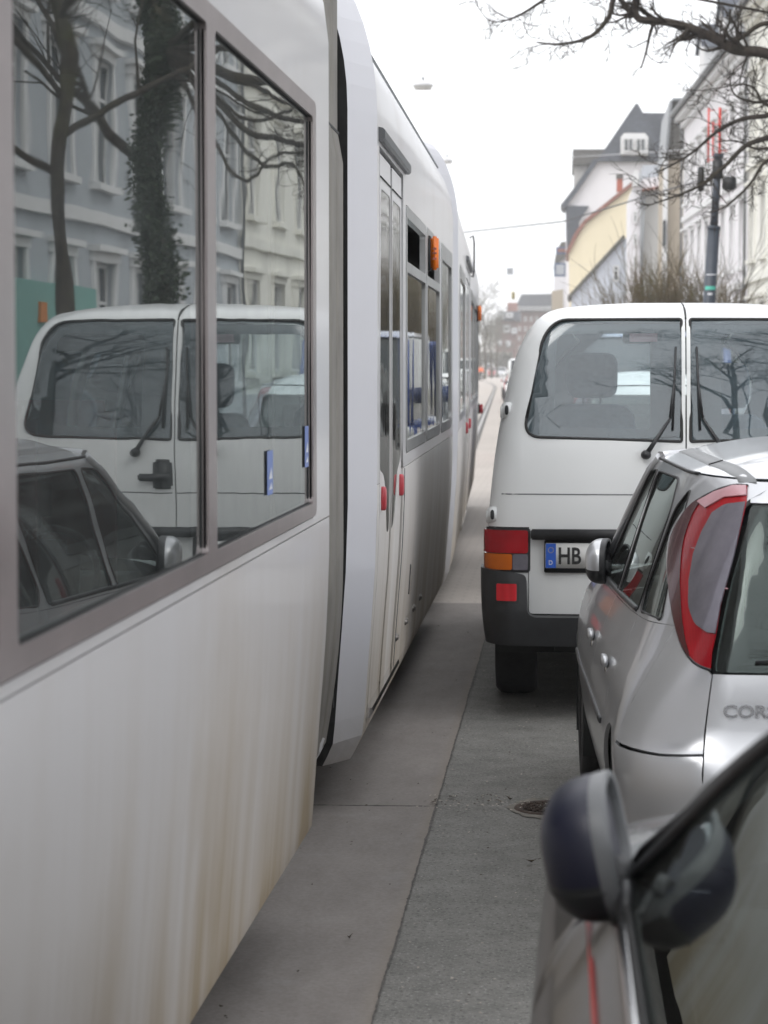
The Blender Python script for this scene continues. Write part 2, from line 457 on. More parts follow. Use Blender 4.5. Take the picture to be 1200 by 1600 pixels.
M['w_white'] = wall('white_render', (.74, .73, .76)); M['w_cream'] = wall('cream_render', (.80, .79, .73)); M['w_grey'] = wall('grey_render', (.42, .44, .47)); M['w_paleblue'] = wall('pale_blue_render', (.46, .49, .52))
M['w_yellow'] = wall('yellow_render', (.80, .71, .52), .85, .05, .10); M['w_blue'] = wall('blue_grey_render', (.60, .63, .69), .85, .06, .15)
M['w_beige'] = wall('beige_render', (.46, .40, .32)); M['w_pale'] = wall('pale_grey_render', (.52, .51, .49)); M['w_bright'] = wall('bright_white_render', (.80, .78, .80), .8, .05, .1)
M['w_trim'] = wall('white_trim', (.74, .74, .74), .7, .05, .15); M['w_teal'] = wall('teal_shopfront', (.22, .42, .38)); M['w_orange'] = wall('orange_sign', (.6, .22, .06))
M['r_slate'] = roof('slate_roof', (.085, .095, .115)); M['r_brown'] = roof('brown_slate', (.12, .115, .105)); M['r_red'] = roof('red_tiles', (.30, .14, .11))
M['w_brick'] = roof('red_brick', (.20, .115, .10)); M['chimney'] = roof('chimney_brick', (.45, .13, .08))
M['win'] = plain('window_glass_dark', (.03, .04, .045), .06, 0, .5, .3, .7, spec=.8, obj=False); M['win_frame'] = plain('window_frame_white', (.66, .66, .66), .5)
M['gutter'] = plain('zinc_gutter', (.25, .26, .27), .45, .6)
M['hedge'] = plain('evergreen_leaf', (.03, .06, .02), .6, 0, 0, .4, 2)

# road surfaces
def road_mats():
    # parking lane asphalt
    t = NT('asphalt'); x = t.xyz()
    big = t.noise(.9, 5, .6); med = t.noise(7, 5, .7); fine = t.noise(95, 3, .65); grit = t.n('ShaderNodeTexVoronoi'); grit.inputs['Scale'].default_value = 62; t.l(t.coord(), grit.inputs['Vector'])
    c = t.ramp(big, [(.3, (.185, .18, .168)), (.7, (.26, .252, .235))])
    c = t.mix(.55, c, t.ramp(med, [(.3, (.12, .12, .11)), (.72, (.29, .283, .262))]))
    sp = t.ramp(fine, [(.57, (0, 0, 0)), (.70, (1, 1, 1))]); c = t.mix(t.math('MULTIPLY', sp, .6), c, (.55, .54, .51))
    sp2 = t.ramp(t.noise(70, 3, .6), [(.36, (1, 1, 1)), (.44, (0, 0, 0))]); c = t.mix(t.math('MULTIPLY', sp2, .6), c, (.05, .05, .048))
    gc = t.ramp(grit.outputs['Distance'], [(.05, (1, 1, 1)), (.16, (0, 0, 0))]); gm = t.ramp(t.noise(30, 2, .5), [(.55, (0, 0, 0)), (.62, (1, 1, 1))])
    c = t.mix(t.math('MULTIPLY', t.math('MULTIPLY', gc, gm), .5), c, (.45, .43, .40))
    M['asphalt'] = t.pbsdf(c, .8, 0, 0, .1, .35, t.bump(t.math('ADD', med, t.math('MULTIPLY', fine, .6)), .7, .008))
    # tram lane concrete with joints
    t = NT('concrete_lane'); x = t.xyz()
    big = t.noise(.7, 5, .6); med = t.noise(5, 6, .65, False, (1.6, .5, 1)); fine = t.noise(75, 4, .65)
    c = t.ramp(big, [(.3, (.208, .186, .172)), (.7, (.285, .256, .238))])
    c = t.mix(.45, c, t.ramp(med, [(.3, (.165, .145, .132)), (.7, (.345, .31, .288))]))
    c = t.mix(.25, c, t.ramp(fine, [(.3, (.09, .085, .08)), (.7, (.32, .31, .29))]))
    st = t.ramp(t.noise(2.5, 5, .7), [(.58, (0, 0, 0)), (.75, (1, 1, 1))]); c = t.mix(t.math('MULTIPLY', st, .35), c, (.36, .35, .34))
    warp = t.math('MULTIPLY', t.math('SUBTRACT', t.noise(2.2, 5, .7), .5), .05)
    warp2 = t.math('MULTIPLY', t.math('SUBTRACT', t.noise(11, 4, .7), .5), .05)
    yy = t.math('ADD', x[1], warp)
    d1 = t.math('ABSOLUTE', t.math('SUBTRACT', t.math('MODULO', t.math('ADD', yy, 60.8-8.72+3.8), 7.6), 3.8))
    j = t.math('LESS_THAN', t.math('ADD', d1, warp2), .008)
    c = t.mix(t.math('MULTIPLY', j, .85), c, (.03, .028, .025))
    # dirt washed against the lane edge
    e = t.math('ABSOLUTE', t.math('SUBTRACT', t.math('ADD', x[0], warp), -.475)); ed = t.math('SUBTRACT', 1.0, t.math('DIVIDE', e, .05), True)
    c = t.mix(t.math('MULTIPLY', ed, .4), c, (.27, .23, .18))
    M['concrete'] = t.pbsdf(c, .75, 0, 0, .1, .35, t.bump(t.math('ADD', t.math('MULTIPLY', med, .6), t.math('MULTIPLY', fine, .4)), .25, .004))
    # pale setts beyond
    t = NT('pale_setts'); b = t.n('ShaderNodeTexBrick'); b.inputs['Scale'].default_value = 1
    b.inputs['Brick Width'].default_value = .18; b.inputs['Row Height'].default_value = .13; b.inputs['Mortar Size'].default_value = .012
    b.inputs['Color1'].default_value = (.50, .45, .40, 1); b.inputs['Color2'].default_value = (.45, .405, .36, 1); b.inputs['Mortar'].default_value = (.36, .32, .285, 1)
    t.l(t.coord(), b.inputs['Vector'])
    big = t.noise(.5, 5, .65); c = t.mix(.4, b.outputs['Color'], t.ramp(big, [(.3, (.36, .32, .285)), (.7, (.58, .53, .485))]))
    c = t.mix(.25, c, t.ramp(t.noise(60, 3, .6), [(.3, (.15, .13, .12)), (.7, (.5, .46, .42))]))
    M['setts'] = t.pbsdf(c, .7, 0, 0, .1, .4, t.bump(b.outputs['Fac'], -.3, .006))
    M['pave'] = plain('pavement_slabs', (.27, .26, .25), .85, 0, 0, .15, 3, .2, 40, obj=False)
    M['kerb'] = plain('granite_kerb', (.30, .29, .28), .8, 0, 0, .2, 9, .3, 60, obj=False)
    M['soil'] = plain('ground_soil', (.13, .12, .09), .95, 0, 0, .3, 1, .2, 10, obj=False)
    M['tar'] = plain('joint_tar', (.085, .078, .070), .7, 0, 0, .4, 25, .3, 60, obj=False)
    M['grout'] = plain('pale_grout', (.21, .195, .17), .9, 0, 0, .35, 18, .4, 60, obj=False)
road_mats()
M['gloss_black'] = plain('gloss_black', (.012, .012, .013), .08, 0, .6, .05)
# ================================================================== TRAM
_lo = pchip([.15, .19, .27, .30, .40, .60, .90, 1.15, 1.2], [.115, .10, .060, .052, .045, .030, .008, 0, 0])
def prof(z):
    if z < 1.2: return _lo(z)
    if z <= 2.55: return 0.0
    k = min(z-2.55, .57); return .6-math.sqrt(.36-k*k)
class Sec:
    def __init__(s, x0, y0, k): s.x0, s.y0, s.k = x0, y0, k
    def S(s, y, z): return Vector((s.x0+s.k*(y-s.y0)-prof(z), y, z))
    def C(s, P): return Vector((s.x0-1.4, P.y, P.z))
tram = empty('tram', (-1.84, 8, 0), 0, 'long grimy silver-white articulated tram with dark windows standing close alongside the parked cars', 'tram')
W2M = Matrix.Translation((1.84, -8, 0))     # parts are built in place, the tram's origin is at its middle
def tp(o):
    if o.parent is None: o.parent = tram
    if o.parent == tram: o.matrix_parent_inverse = W2M
    return o
def tpanel(name, outl, sec, mat, parent=None, **kw):
    o = panel(name, outl, sec.S, M[mat], None, centre=sec.C, **kw)
    o.parent = parent or tram; 
    if parent is None: o.matrix_parent_inverse = W2M
    else: o.matrix_parent_inverse = Matrix.Identity(4)
    return o
def rect(y0, z0, y1, z1): return [(y0, z0), (y1, z0), (y1, z1), (y0, z1)]

def carbody(sec, ya, yb, holes_lo, holes_up, zmin=.29, zs=1.205):
    """lower and upper side sheets of one tram section, roof and far side"""
    lo = rect(ya, zmin, yb, zs-.002); up = rect(ya, zs+.002, yb, 3.02)
    a = tpanel('lower_side_panel', lo, sec, 'tram', holes=holes_lo, grid=.12, thick=.02)
    b = tpanel('upper_side_panel', up, sec, 'tram', holes=holes_up, grid=.12, thick=.02)
    mb = MB(); rows = []
    for y in np.linspace(ya, yb, 6):
        xr = sec.x0+sec.k*(y-sec.y0)
        r = []
        for z in (3.0, 3.03, 3.07): r.append(Vector((xr-prof(z), y, z)))
        for f, z in ((.5, 3.12), (1.15, 3.16), (1.8, 3.12)): r.append(Vector((xr-f, y, z)))
        for z in (3.07, 3.0, 2.9, 2.75, 2.58, 1.2, .6, .29): r.append(Vector((xr-2.30+prof(z), y, z)))
        rows.append(r)
    mb.grid(rows); tp(mb.build('roof_shell', M['tram_cap']))
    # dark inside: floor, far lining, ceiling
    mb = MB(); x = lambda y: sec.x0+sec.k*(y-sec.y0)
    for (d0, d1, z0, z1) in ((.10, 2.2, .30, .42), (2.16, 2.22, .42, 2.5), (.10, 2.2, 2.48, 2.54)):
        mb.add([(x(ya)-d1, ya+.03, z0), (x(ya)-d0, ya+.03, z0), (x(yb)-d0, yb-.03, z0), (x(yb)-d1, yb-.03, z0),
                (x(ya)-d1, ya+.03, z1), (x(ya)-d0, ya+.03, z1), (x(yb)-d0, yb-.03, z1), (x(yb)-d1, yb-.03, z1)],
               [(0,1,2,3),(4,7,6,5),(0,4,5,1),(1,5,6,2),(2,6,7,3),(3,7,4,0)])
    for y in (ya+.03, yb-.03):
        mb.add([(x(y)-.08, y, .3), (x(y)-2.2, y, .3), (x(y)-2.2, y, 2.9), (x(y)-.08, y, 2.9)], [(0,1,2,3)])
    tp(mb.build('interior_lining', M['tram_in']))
    # lining behind the side sheets (keeps seams dark)
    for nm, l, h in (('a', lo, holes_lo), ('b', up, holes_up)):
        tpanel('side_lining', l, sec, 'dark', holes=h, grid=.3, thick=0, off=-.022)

def seats(sec, ys):
    for y in ys:
        x = sec.x0+sec.k*(y-sec.y0)
        mb = MB(); mb.box((x-.95, y-.04, .95), (x-.5, y+.06, 1.55), 0, None, .03); mb.box((x-.95, y-.45, .82), (x-.5, y, .93), 0, None, .03)
        mb.box((x-.95, y-.25, .42), (x-.5, y-.15, .84), 1)
        tp(mb.build('passenger_seat', [M['seat_red'], M['dark']]))

# ---- first section
s1 = Sec(-.69, 6.46, .0116)
WIN_LO, WIN_HI = 1.232, 2.354
panes1 = [(-1.95, -.45), (-.27, 1.28), (1.46, 2.97), (3.07, 4.63), (4.735, 6.385)]
frame_out = rnd(rect(-2.05, WIN_LO, 6.46, WIN_HI), .03, 3)
hole_out = rnd(rect(-2.056, WIN_LO-.006, 6.466, WIN_HI+.006), .03, 3)
carbody(s1, -2.6, 6.84, [], [hole_out], .295)
pane_z = (1.268, 2.31)
holes = [rnd(rect(a, pane_z[0], b, pane_z[1]), .02, 3) for a, b in panes1]
fr = tpanel('window_frame', frame_out, s1, 'frame', holes=holes, grid=.25, thick=.035, off=.008)
for h in holes:
    tpanel('window_pane', h, s1, 'tram_glass', parent=fr, grid=.3, thick=0, off=-.004)
# narrow bright gasket along each pane
for a, b in panes1:
    mb = MB(); pts = [s1.S(a, pane_z[0]), s1.S(b, pane_z[0]), s1.S(b, pane_z[1]), s1.S(a, pane_z[1]), s1.S(a, pane_z[0])]
    mb.tube(pts, .0035, 5); o = mb.build('gasket', M['rubber'], fr)
# service stickers on the glass
def sticker(y, z0, z1, w, sec, par):
    mb = MB()
    p = sec.S(y, z0)
    def q(ya, yb, za, zb, mi, off=.0):
        mb.add([sec.S(ya, za)+Vector((off, 0, 0)), sec.S(yb, za)+Vector((off, 0, 0)), sec.S(yb, zb)+Vector((off, 0, 0)), sec.S(ya, zb)+Vector((off, 0, 0))], [(0,1,2,3)], mi)
    q(y-w/2, y+w/2, z0, z1, 0, .0)
    h = z1-z0
    for k, (f0, f1) in enumerate(((.12, .28), (.36, .62))):
        mb.add([sec.S(y-w*.30, z0+h*f0)+Vector((.001, 0, 0)), sec.S(y+w*.32, z0+h*f0)+Vector((.001, 0, 0)), sec.S(y+w*.05+.01, z0+h*f1)+Vector((.001, 0, 0))], [(0,1,2)], 1)
    mb.build('glass_sticker', [M['sticker_b'], M['sticker']], par)
sticker(5.58, 1.335, 1.44, .10, s1, fr); sticker(6.30, 1.37, 1.48, .08, s1, fr)
seats(s1, (-.9, .3, 1.6, 2.9, 4.1, 5.3, 6.2))
mb = MB(); mb.tube([(-1.25, 3.9, .42), (-1.25, 3.9, 2.48)], .017, 8); tp(mb.build('grab_pole', M['yellow']))

def cant_rail(sec, ya, yb):
    mb = MB(); mb.tube([sec.S(y, 2.885)+Vector((.004, 0, .0)) for y in np.linspace(ya, yb, 12)], .008, 6); tp(mb.build('roof_rail', M['gutter']))
cant_rail(s1, -2.5, 6.8)
# ---- gangway bellows between the sections
mb = MB(); rows = []
def ribbed(y0, y1, x, n, x_in, zl, zh):
    rows = []
    ys = np.linspace(y0, y1, n*2+1)
    for i, y in enumerate(ys):
        d = .018 if i % 2 else 0
        r = []
        for z in np.linspace(zl, zh, 12):
            # bottom sweeps inwards like a flexible skirt
            k = max(0, (1.0-z))**2*.16
            r.append(Vector((x-d-k, y, z)))
        r += [Vector((x-.15-d, y, zh+.10)), Vector((x-1.1, y, zh+.16)), Vector((x-2.0, y, zh+.10)), Vector((x-2.1, y, zh-.1)), Vector((x-2.1, y, zl))]
        rows.append(r)
    mb.grid(rows, 0, True)
ribbed(6.7, 7.86, -.835, 9, 0, .42, 2.86)
tp(mb.build('gangway_bellows', M['bellows']))
mb = MB()
pts = []
for z in np.linspace(.30, 2.92, 24):
    k = max(0, (1.0-z))**2*.15
    pts.append(z)
for a, b, xx in ((7.80, 8.08, -.784), (8.08, 8.365, -.786)):
    rows = []
    for y in (a, a+.02, b-.02, b):
        rows.append([Vector((xx-(0.012 if y in (a, b) else 0)-max(0, (1.0-z))**2*.13-(.02 if z > 2.46 else 0), y, z)) for z in pts])
    mb.grid(rows)
tp(mb.build('gangway_frame', M['bellows']))
mb = MB()   # joint strap and rivets on the gangway frame, at the height where its two halves meet
mb.box((-.84, 7.80, 2.452), (-.802, 8.37, 2.462)); mb.box((-.95, 8.366, .42), (-.825, 8.39, 3.0))
tp(mb.build('gangway_seal', M['rubber']))
mb = MB()   # coupling fairing low between the sections, with red marks
mb.blob((-.93, 8.16, .40), (.09, .30, .15), .6, .6, 16, 10)
tp(mb.build('coupling_fairing', M['w_trim']))
mb = MB(); mb.box((-.862, 7.93, .37), (-.846, 7.96, .41), bev=.005); tp(mb.build('red_marker', M['btn'])); mb = MB(); mb.box((-.855, 8.37, .40), (-.842, 8.39, .50), bev=.004); tp(mb.build('red_marker', M['btn']))

# ---- second section
def endcap(sec, y_side, y_in, inset, name='end_fairing'):
    zs = [.19, .23, .28, .36, .5, .7, .9, 1.15, 1.5, 2.0, 2.4, 2.55, 2.64, 2.72, 2.80, 2.88, 2.95, 3.0, 3.05, 3.09]
    mb = MB(); o = []; i = []; ii = []; n = []
    for z in zs:
        P = sec.S(y_side, z); P.x += prof(z)*.5 if z > 2.6 else 0
        o.append(P); yi = y_in+ (0 if z > .3 else (.3-z)*.6)
        pi_ = Vector((sec.x0+sec.k*(yi-sec.y0)-prof(z)*(.5 if z > 2.6 else 1)-inset, yi, z)); i.append(pi_)
        n.append(P.lerp(pi_, .5))
        ii.append(pi_+Vector((-.16, .03, 0)))
    mb.grid([o, n, i], 0, False); mb.grid([[p.copy() for p in o], [p+Vector((-.02, .10, -.02 if p.z > 2.6 else 0)) for p in o]], 0, False)
    tp(mb.build(name, M['tram_cap'])); mb = MB(); mb.grid([i, ii], 0, False); tp(mb.build('fairing_return', M['rubber']))
    mb = MB(); mb.add([ii[0], ii[-1], ii[-1]+Vector((-1.7, 0, 0)), ii[0]+Vector((-1.7, 0, 0))], [(0,1,2,3)]); tp(mb.build('end_wall', M['dark']))

def door(sec, y0, y1, wide=True):
    """double-leaf door: dark seals, two leaves with tall tapering panes, header, buttons"""
    z0, z1 = .36, 2.44
    d = tpanel('door', [(y0, z0), (y1, z0), (y1, z1), (y0, z1)], sec, 'rubber', grid=.2, thick=.02, off=-.016)
    w = y1-y0; m = (y0+y1)/2
    for k in (0, 1):
        a, b = (y0+w*.055, m-w*.035) if k == 0 else (m+w*.035, y1-w*.055)
        lw = b-a
        g = .03
        if k == 0: gl = [(a+.004, 1.25), (a+lw*.45, 1.22), (b-lw*.30, .985), (b-.02, .985), (b-.02, 2.305), (a+.05, 2.305)]
        else: gl = [(a+.02, .985), (a+lw*.30, .985), (b-lw*.40, 1.20), (b-.004, 1.25), (b-.05, 2.305), (a+.02, 2.305)]
        glr = rnd(gl, [.02, .12, .06, .03, .05, .05], 4)
        lf = tpanel('door_leaf', rnd(rect(a, z0, b, z1-.01), .01, 2), sec, 'tram_low', parent=None, holes=[glr], grid=.15, thick=.02, off=-.004)
        lf.parent = d; lf.matrix_parent_inverse = Matrix.Identity(4)
        gp = tpanel('door_glass', glr, sec, 'tram_glass2', parent=d, grid=.25, thick=0, off=-.006)
        # grey top panel seam
        mb = MB(); mb.tube([sec.S(a, 2.345)+Vector((-.001, 0, 0)), sec.S(b, 2.345)+Vector((-.001, 0, 0))], .003, 4)
        mb.build('door_seam', M['rubber'], d)
        by = a+lw*.16 if k == 0 else b-lw*.16
        mb = MB(); P = sec.S(by, 1.14); mb.blob(P+Vector((.002, 0, 0)), (.014, .026, .046), .5, .6, 16, 10)
        mb.build('door_button', M['btn'], d)
    # dark inside the doorway with a yellow pole
    mb = MB(); P = sec.S(m, 1.0)
    mb.tube([(P.x-.22, m, .45), (P.x-.22, m, 2.3)], .018, 8); mb.build('handrail', M['yellow'], d)
    # hood over the door
    mb = MB(); A = sec.S(y0-.04, 2.5); B = sec.S(y1+.16, 2.5)
    n = 8; rows = []
    for P in (A, B):
        rows.append([P+Vector((dx, 0, dz)) for dx, dz in ((-.01, -.034), (.016, -.034), (.024, -.026), (.024, .004), (.016, .012), (-.01, .018))])
    mb.grid(rows, 0, False); mb.add(rows[0], [(0,1,2,3,4,5)]); mb.add(rows[1], [(0,1,2,3,4,5)])
    mb.build('door_hood', M['trim'], d)
    # bright tread strip
    mb = MB(); A = sec.S(y0+.02, .35); B = sec.S(y1+.15, .35)
    rows = [[P+Vector((dx, 0, dz)) for dx, dz in ((-.02, .014), (.018, .012), (.022, -.004), (.010, -.026), (-.02, -.028))] for P in (A, B)]
    mb.grid(rows, 0, False); mb.add(rows[0], [(0,1,2,3,4)]); mb.add(rows[1], [(0,1,2,3,4)])
    mb.build('door_step', M['chrome'], d)
    return d

s2 = Sec(-.69, 8.65, -.0041)
D0, D1 = 8.76, 10.12
wins2 = [(10.30, 11.83, True), (11.93, 13.25, True), (13.45, 14.75, False)]
def window_unit(sec, a, b, vent, z0=1.265, z1=2.335):
    out = rnd(rect(a, z0, b, z1), .04, 4)
    za, zb = 2.095, 2.285; m = .05
    hs = [rnd(rect(a+m, z0+.05, b-m, 2.05), .03, 3), rnd(rect(a+m, za, b-m, zb), .02, 3)] if vent else [rnd(rect(a+m, z0+.05, b-m, z1-.09), .05, 3)]
    f = tpanel('window_frame', out, sec, 'frame2', holes=hs, grid=.2, thick=.03, off=.004)
    tpanel('window_pane', hs[0], sec, 'tram_glass2', parent=f, grid=.3, thick=0, off=-.006)
    if vent:   # tilted vent sash standing in its dark opening
        mb = MB(); A = sec.S(a+m, za); B = sec.S(b-m, za)
        mb.add([A+Vector((-.01, 0, 0)), B+Vector((-.01, 0, 0)), B+Vector((-.16, 0, .16)), A+Vector((-.16, 0, .16))], [(0,1,2,3)])
        mb.build('vent_sash', M['dark_glass'], f)
        mb = MB(); mb.tube([A+Vector((-.01, .05, .18)), A+Vector((-.05, .35, .02))], .006, 6); mb.build('vent_stay', M['rubber'], f)
    return out
outs = [rnd(rect(a-.005, 1.26, b+.005, 2.34), .04, 4) for a, b, v in wins2]
door_hole = rect(D0, .30, D1, 1.203)
door_hole_up = rect(D0, 1.207, D1, 2.455)
# body sheets are cut round the door
def split_body(sec, ya, yb, dy0, dy1, outs):
    for a, b in ((ya, dy0), (dy1, yb)):
        tpanel('lower_side_panel', rect(a, .27, b, 1.203), sec, 'tram_low', grid=.12, thick=.02)
    tpanel('sill_panel', rect(dy0+.001, .27, dy1-.001, .345), sec, 'tram_low', grid=.1, thick=.02, off=-.001)
    tpanel('upper_side_panel', [(ya, 1.207), (dy0, 1.207), (dy0, 2.45), (dy1, 2.45), (dy1, 1.207), (yb, 1.207), (yb, 3.02), (ya, 3.02)], sec, 'tram', holes=[o for o in outs], grid=.12, thick=.02)
    tpanel('skirt_edge', rect(ya, .19, yb, .268), sec, 'tram_low', grid=.1, thick=.02)
    mb = MB(); x = lambda y: sec.x0+sec.k*(y-sec.y0)
    rows = []
    for y in np.linspace(ya, yb, 5):
        xr = x(y); r = [Vector((xr-prof(z), y, z)) for z in (3.0, 3.03, 3.07)]+[Vector((xr-f, y, z)) for f, z in ((.5, 3.12), (1.15, 3.16), (1.8, 3.12))]
        r += [Vector((xr-2.30+prof(z), y, z)) for z in (3.07, 3.0, 2.9, 2.7, 2.58, 1.2, .6, .29)]
        rows.append(r)
    mb.grid(rows); tp(mb.build('roof_shell', M['tram_cap']))
    mb = MB()
    for (d0, d1, z0, z1) in ((.12, 2.2, .30, .38), (2.16, 2.22, .38, 2.5), (.12, 2.2, 2.48, 2.54)):
        mb.add([(x(ya)-d1, ya+.05, z0), (x(ya)-d0, ya+.05, z0), (x(yb)-d0, yb-.03, z0), (x(yb)-d1, yb-.03, z0),
                (x(ya)-d1, ya+.05, z1), (x(ya)-d0, ya+.05, z1), (x(yb)-d0, yb-.03, z1), (x(yb)-d1, yb-.03, z1)],
               [(0,1,2,3),(4,7,6,5),(0,4,5,1),(1,5,6,2),(2,6,7,3),(3,7,4,0)])
    mb.add([(x(yb)-.1, yb-.03, .3), (x(yb)-2.2, yb-.03, .3), (x(yb)-2.2, yb-.03, 2.9), (x(yb)-.1, yb-.03, 2.9)], [(0,1,2,3)])
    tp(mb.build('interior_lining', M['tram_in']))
split_body(s2, 8.65, 15.0, D0, D1, outs)
door(s2, D0, D1); cant_rail(s2, 8.7, 14.95)
for a, b, v in wins2: window_unit(s2, a, b, v)
endcap(s2, 8.65, 8.42, .088)
seats(s2, (10.9, 12.2, 13.5, 14.4))
def side_lamp(sec, y, z, h):
    P = sec.S(y, z)
    mb = MB(); mb.box((P.x-.004, y-.03, z-h/2), (P.x+.016, y+.05, z+h/2), bev=.004); b = tp(mb.build('side_lamp', M['rubber']))
    mb = MB(); mb.box((P.x+.016, y-.028, z-h/2+.003), (P.x+.055, y+.045, z+h/2-.003), bev=.010); mb.build('lamp_lens', M['orange' if h > .15 else 'btn'], b)
    if h < .15: return
    mb = MB()   # dark bars for the marks on the lens face
    for dz in (-.028, .0, .022): mb.box((P.x+.026, y-.0295, z+dz-.006), (P.x+.046, y-.0275, z+dz+.004))
    mb.box((P.x+.034, y-.0296, z-.03), (P.x+.038, y-.0276, z+.03)); mb.build('lamp_marks', M['chimney'], b)
side_lamp(s2, 12.05, 2.212, .175)
for y in (10.25, 10.9, 11.5, 12.05):
    P = s2.S(y, .46); mb = MB(); mb.box((P.x-.01, y-.035, .445), (P.x+.012, y+.035, .475), bev=.006); tp(mb.build('skirt_latch', M['steel']))
mb = MB(); P = s2.S(11.3, .62); mb.tube([s2.S(10.95, .72)+Vector((.001, 0, 0)), s2.S(10.98, .60)+Vector((.001, 0, 0)), s2.S(10.97, .58)+Vector((.001,0,0))], .004, 5); tp(mb.build('scratch', M['rubber']))
# panel seams
for y in (10.2,):
    mb = MB(); mb.tube([s2.S(y, z) for z in np.linspace(.3, 1.2, 9)], .0035, 4); tp(mb.build('panel_seam', M['trim']))

# ---- third section, running off round the bend
s3 = Sec(-.712, 15.6, -.026)
mb = MB(); ribz = np.linspace(.30, 2.9, 10)
mb.grid([[Vector((-.86-(.02 if i % 2 else 0), 14.9+.1*i, z)) for z in ribz] for i in range(6)]); tp(mb.build('gangway_bellows', M['bellows']))
D2, D3 = 18.9, 21.0
wins3 = [(16.2, 18.3, False), (21.5, 23.4, False), (23.6, 25.6, False), (25.9, 27.6, False)]
outs3 = [rnd(rect(a-.005, 1.26, b+.005, 2.34), .04, 4) for a, b, v in wins3]
split_body(s3, 15.6, 28.0, D2, D3, outs3)
door(s3, D2, D3); cant_rail(s3, 15.7, 27.9)
for a, b, v in wins3: window_unit(s3, a, b, v)
endcap(s3, 15.6, 15.2, .11)
mb = MB(); P = s3.S(21.6, 2.6); mb.tube([P+Vector((d, 0, z)) for d, z in ((-.01, .20), (.02, .22), (.03, .16), (.03, -.10), (.02, -.15), (-.01, -.14))], .009, 6); tp(mb.build('mirror_bracket', M['rubber']))
side_lamp(s3, 25.75, 2.21, .175); side_lamp(s3, 27.8, 1.14, .12)
# roof boxes
for (y0, y1, h) in ((1, 4.4, 3.35), (10.5, 12.5, 3.3), (19, 23, 3.35)):
    mb = MB(); mb.box((-2.6, y0, 2.98), (-1.35, y1, h), 0, None, .05); tp(mb.build('roof_equipment', M['tram_cap']))
# undercarriage
for yc in (2.0, 11.8, 22.0):
    for x in (-1.12, -2.56):
        for dy in (-.9, .9):
            mb = MB(); mb.lathe([(0, -.07), (.30, -.07), (.33, -.05), (.33, .05), (.30, .07), (0, .07)], 28, 0, Matrix.Translation((x, yc+dy, .33)) @ Matrix.Rotation(math.pi/2, 4, 'Y'))
            tp(mb.build('wheel', M['steel']))
mb = MB()
for (a, b, x) in ((-2.4, 6.7, -.95), (8.8, 14.9, -.98), (16, 21.5, -1.15), (21.5, 27.8, -1.35)): mb.box((-2.5, a, .26), (x, b, .40))
tp(mb.build('underframe', M['dark']))
# ================================================================== VEHICLES
class Body:
    """rear at y=0, nose at y=L; horizontal sections are rectangles with elliptic corners"""
    def __init__(s, L, hw, yr, yf, rc, fc, crown=.03, taper=None, fcrown=.06):
        s.L = L; s.hw = pchip(*zip(*hw)); s.yr = pchip(*zip(*yr)); s.yf = pchip(*zip(*yf))
        s.rcx = pchip([p[0] for p in rc], [p[1] for p in rc]); s.rcy = pchip([p[0] for p in rc], [p[2] for p in rc])
        s.fcx, s.fcy = fc; s.crown = crown; s.fcrown = fcrown; s.taper = taper or (lambda y, z: 1.0)
    def par(s, z):
        w = s.hw(z); rx = min(s.rcx(z), w*.9); ry = s.rcy(z); q = math.pi/2*math.sqrt((rx*rx+ry*ry)/2)
        fx = min(s.fcx, w*.9); fy = s.fcy; qf = math.pi/2*math.sqrt((fx*fx+fy*fy)/2)
        return w, rx, ry, q, fx, fy, qf, s.yr(z), s.yf(z)
    def S(s, a, z):
        w, rx, ry, q, fx, fy, qf, y0, y1 = s.par(z); sg = -1 if a < 0 else 1; a = abs(a)
        cr = s.crown
        if a < w-rx: x = a; y = y0+cr*(a/w)**2
        else:
            c0 = cr*((w-rx)/w)**2; a -= w-rx
            if a < q:
                t = a/q*math.pi/2; x = w-rx+rx*math.sin(t); y = y0+c0+(ry-c0)*(1-math.cos(t))
            else:
                a -= q; ls = (y1-fy)-(y0+ry)
                if a < ls: x = w; y = y0+ry+a
                else:
                    a -= ls
                    if a < qf: t = a/qf*math.pi/2; x = w-fx+fx*math.cos(t); y = y1-fy+fy*math.sin(t)
                    else: a -= qf; x = w-fx-a; y = y1+s.fcrown*(1-(max(x, 0)/(w-fx))**2)
        return Vector((sg*x*s.taper(y, z), y, z))
    def a(s, y, z):
        w, rx, ry, q, fx, fy, qf, y0, y1 = s.par(z); c0 = s.crown*((w-rx)/w)**2
        ls = (y1-fy)-(y0+ry)
        if y <= y0+c0: return w-rx
        if y < y0+ry:
            t = math.acos(max(-1, min(1, 1-(y-y0-c0)/(ry-c0)))); return w-rx+t/(math.pi/2)*q
        if y <= y1-fy: return w-rx+q+(y-y0-ry)
        t = math.asin(max(0, min(1, (y-(y1-fy))/fy))); return w-rx+q+ls+t/(math.pi/2)*qf
    def ax(s, x, z):
        """arc coordinate of the rear-corner point whose distance from the centre line is |x|"""
        sg = -1 if x < 0 else 1; x = abs(x)
        for _ in range(4):
            w, rx, ry, q, fx, fy, qf, y0, y1 = s.par(z)
            if _ == 0: y = y0
            xx = x/s.taper(y, z)
            if xx <= w-rx: a = xx
            else: a = w-rx+q*math.asin(min(.999, (xx-(w-rx))/rx))/(math.pi/2)
            y = s.S(a, z).y
        return sg*a
    def X(s, poly): return [(s.ax(x, z), z) for x, z in poly]
    def C(s, P): return Vector((0, min(max(P.y, .9), s.L-.9), min(P.z, .75)))
    def side(s, sg): return lambda y, z: (sg*s.a(y, z), z)

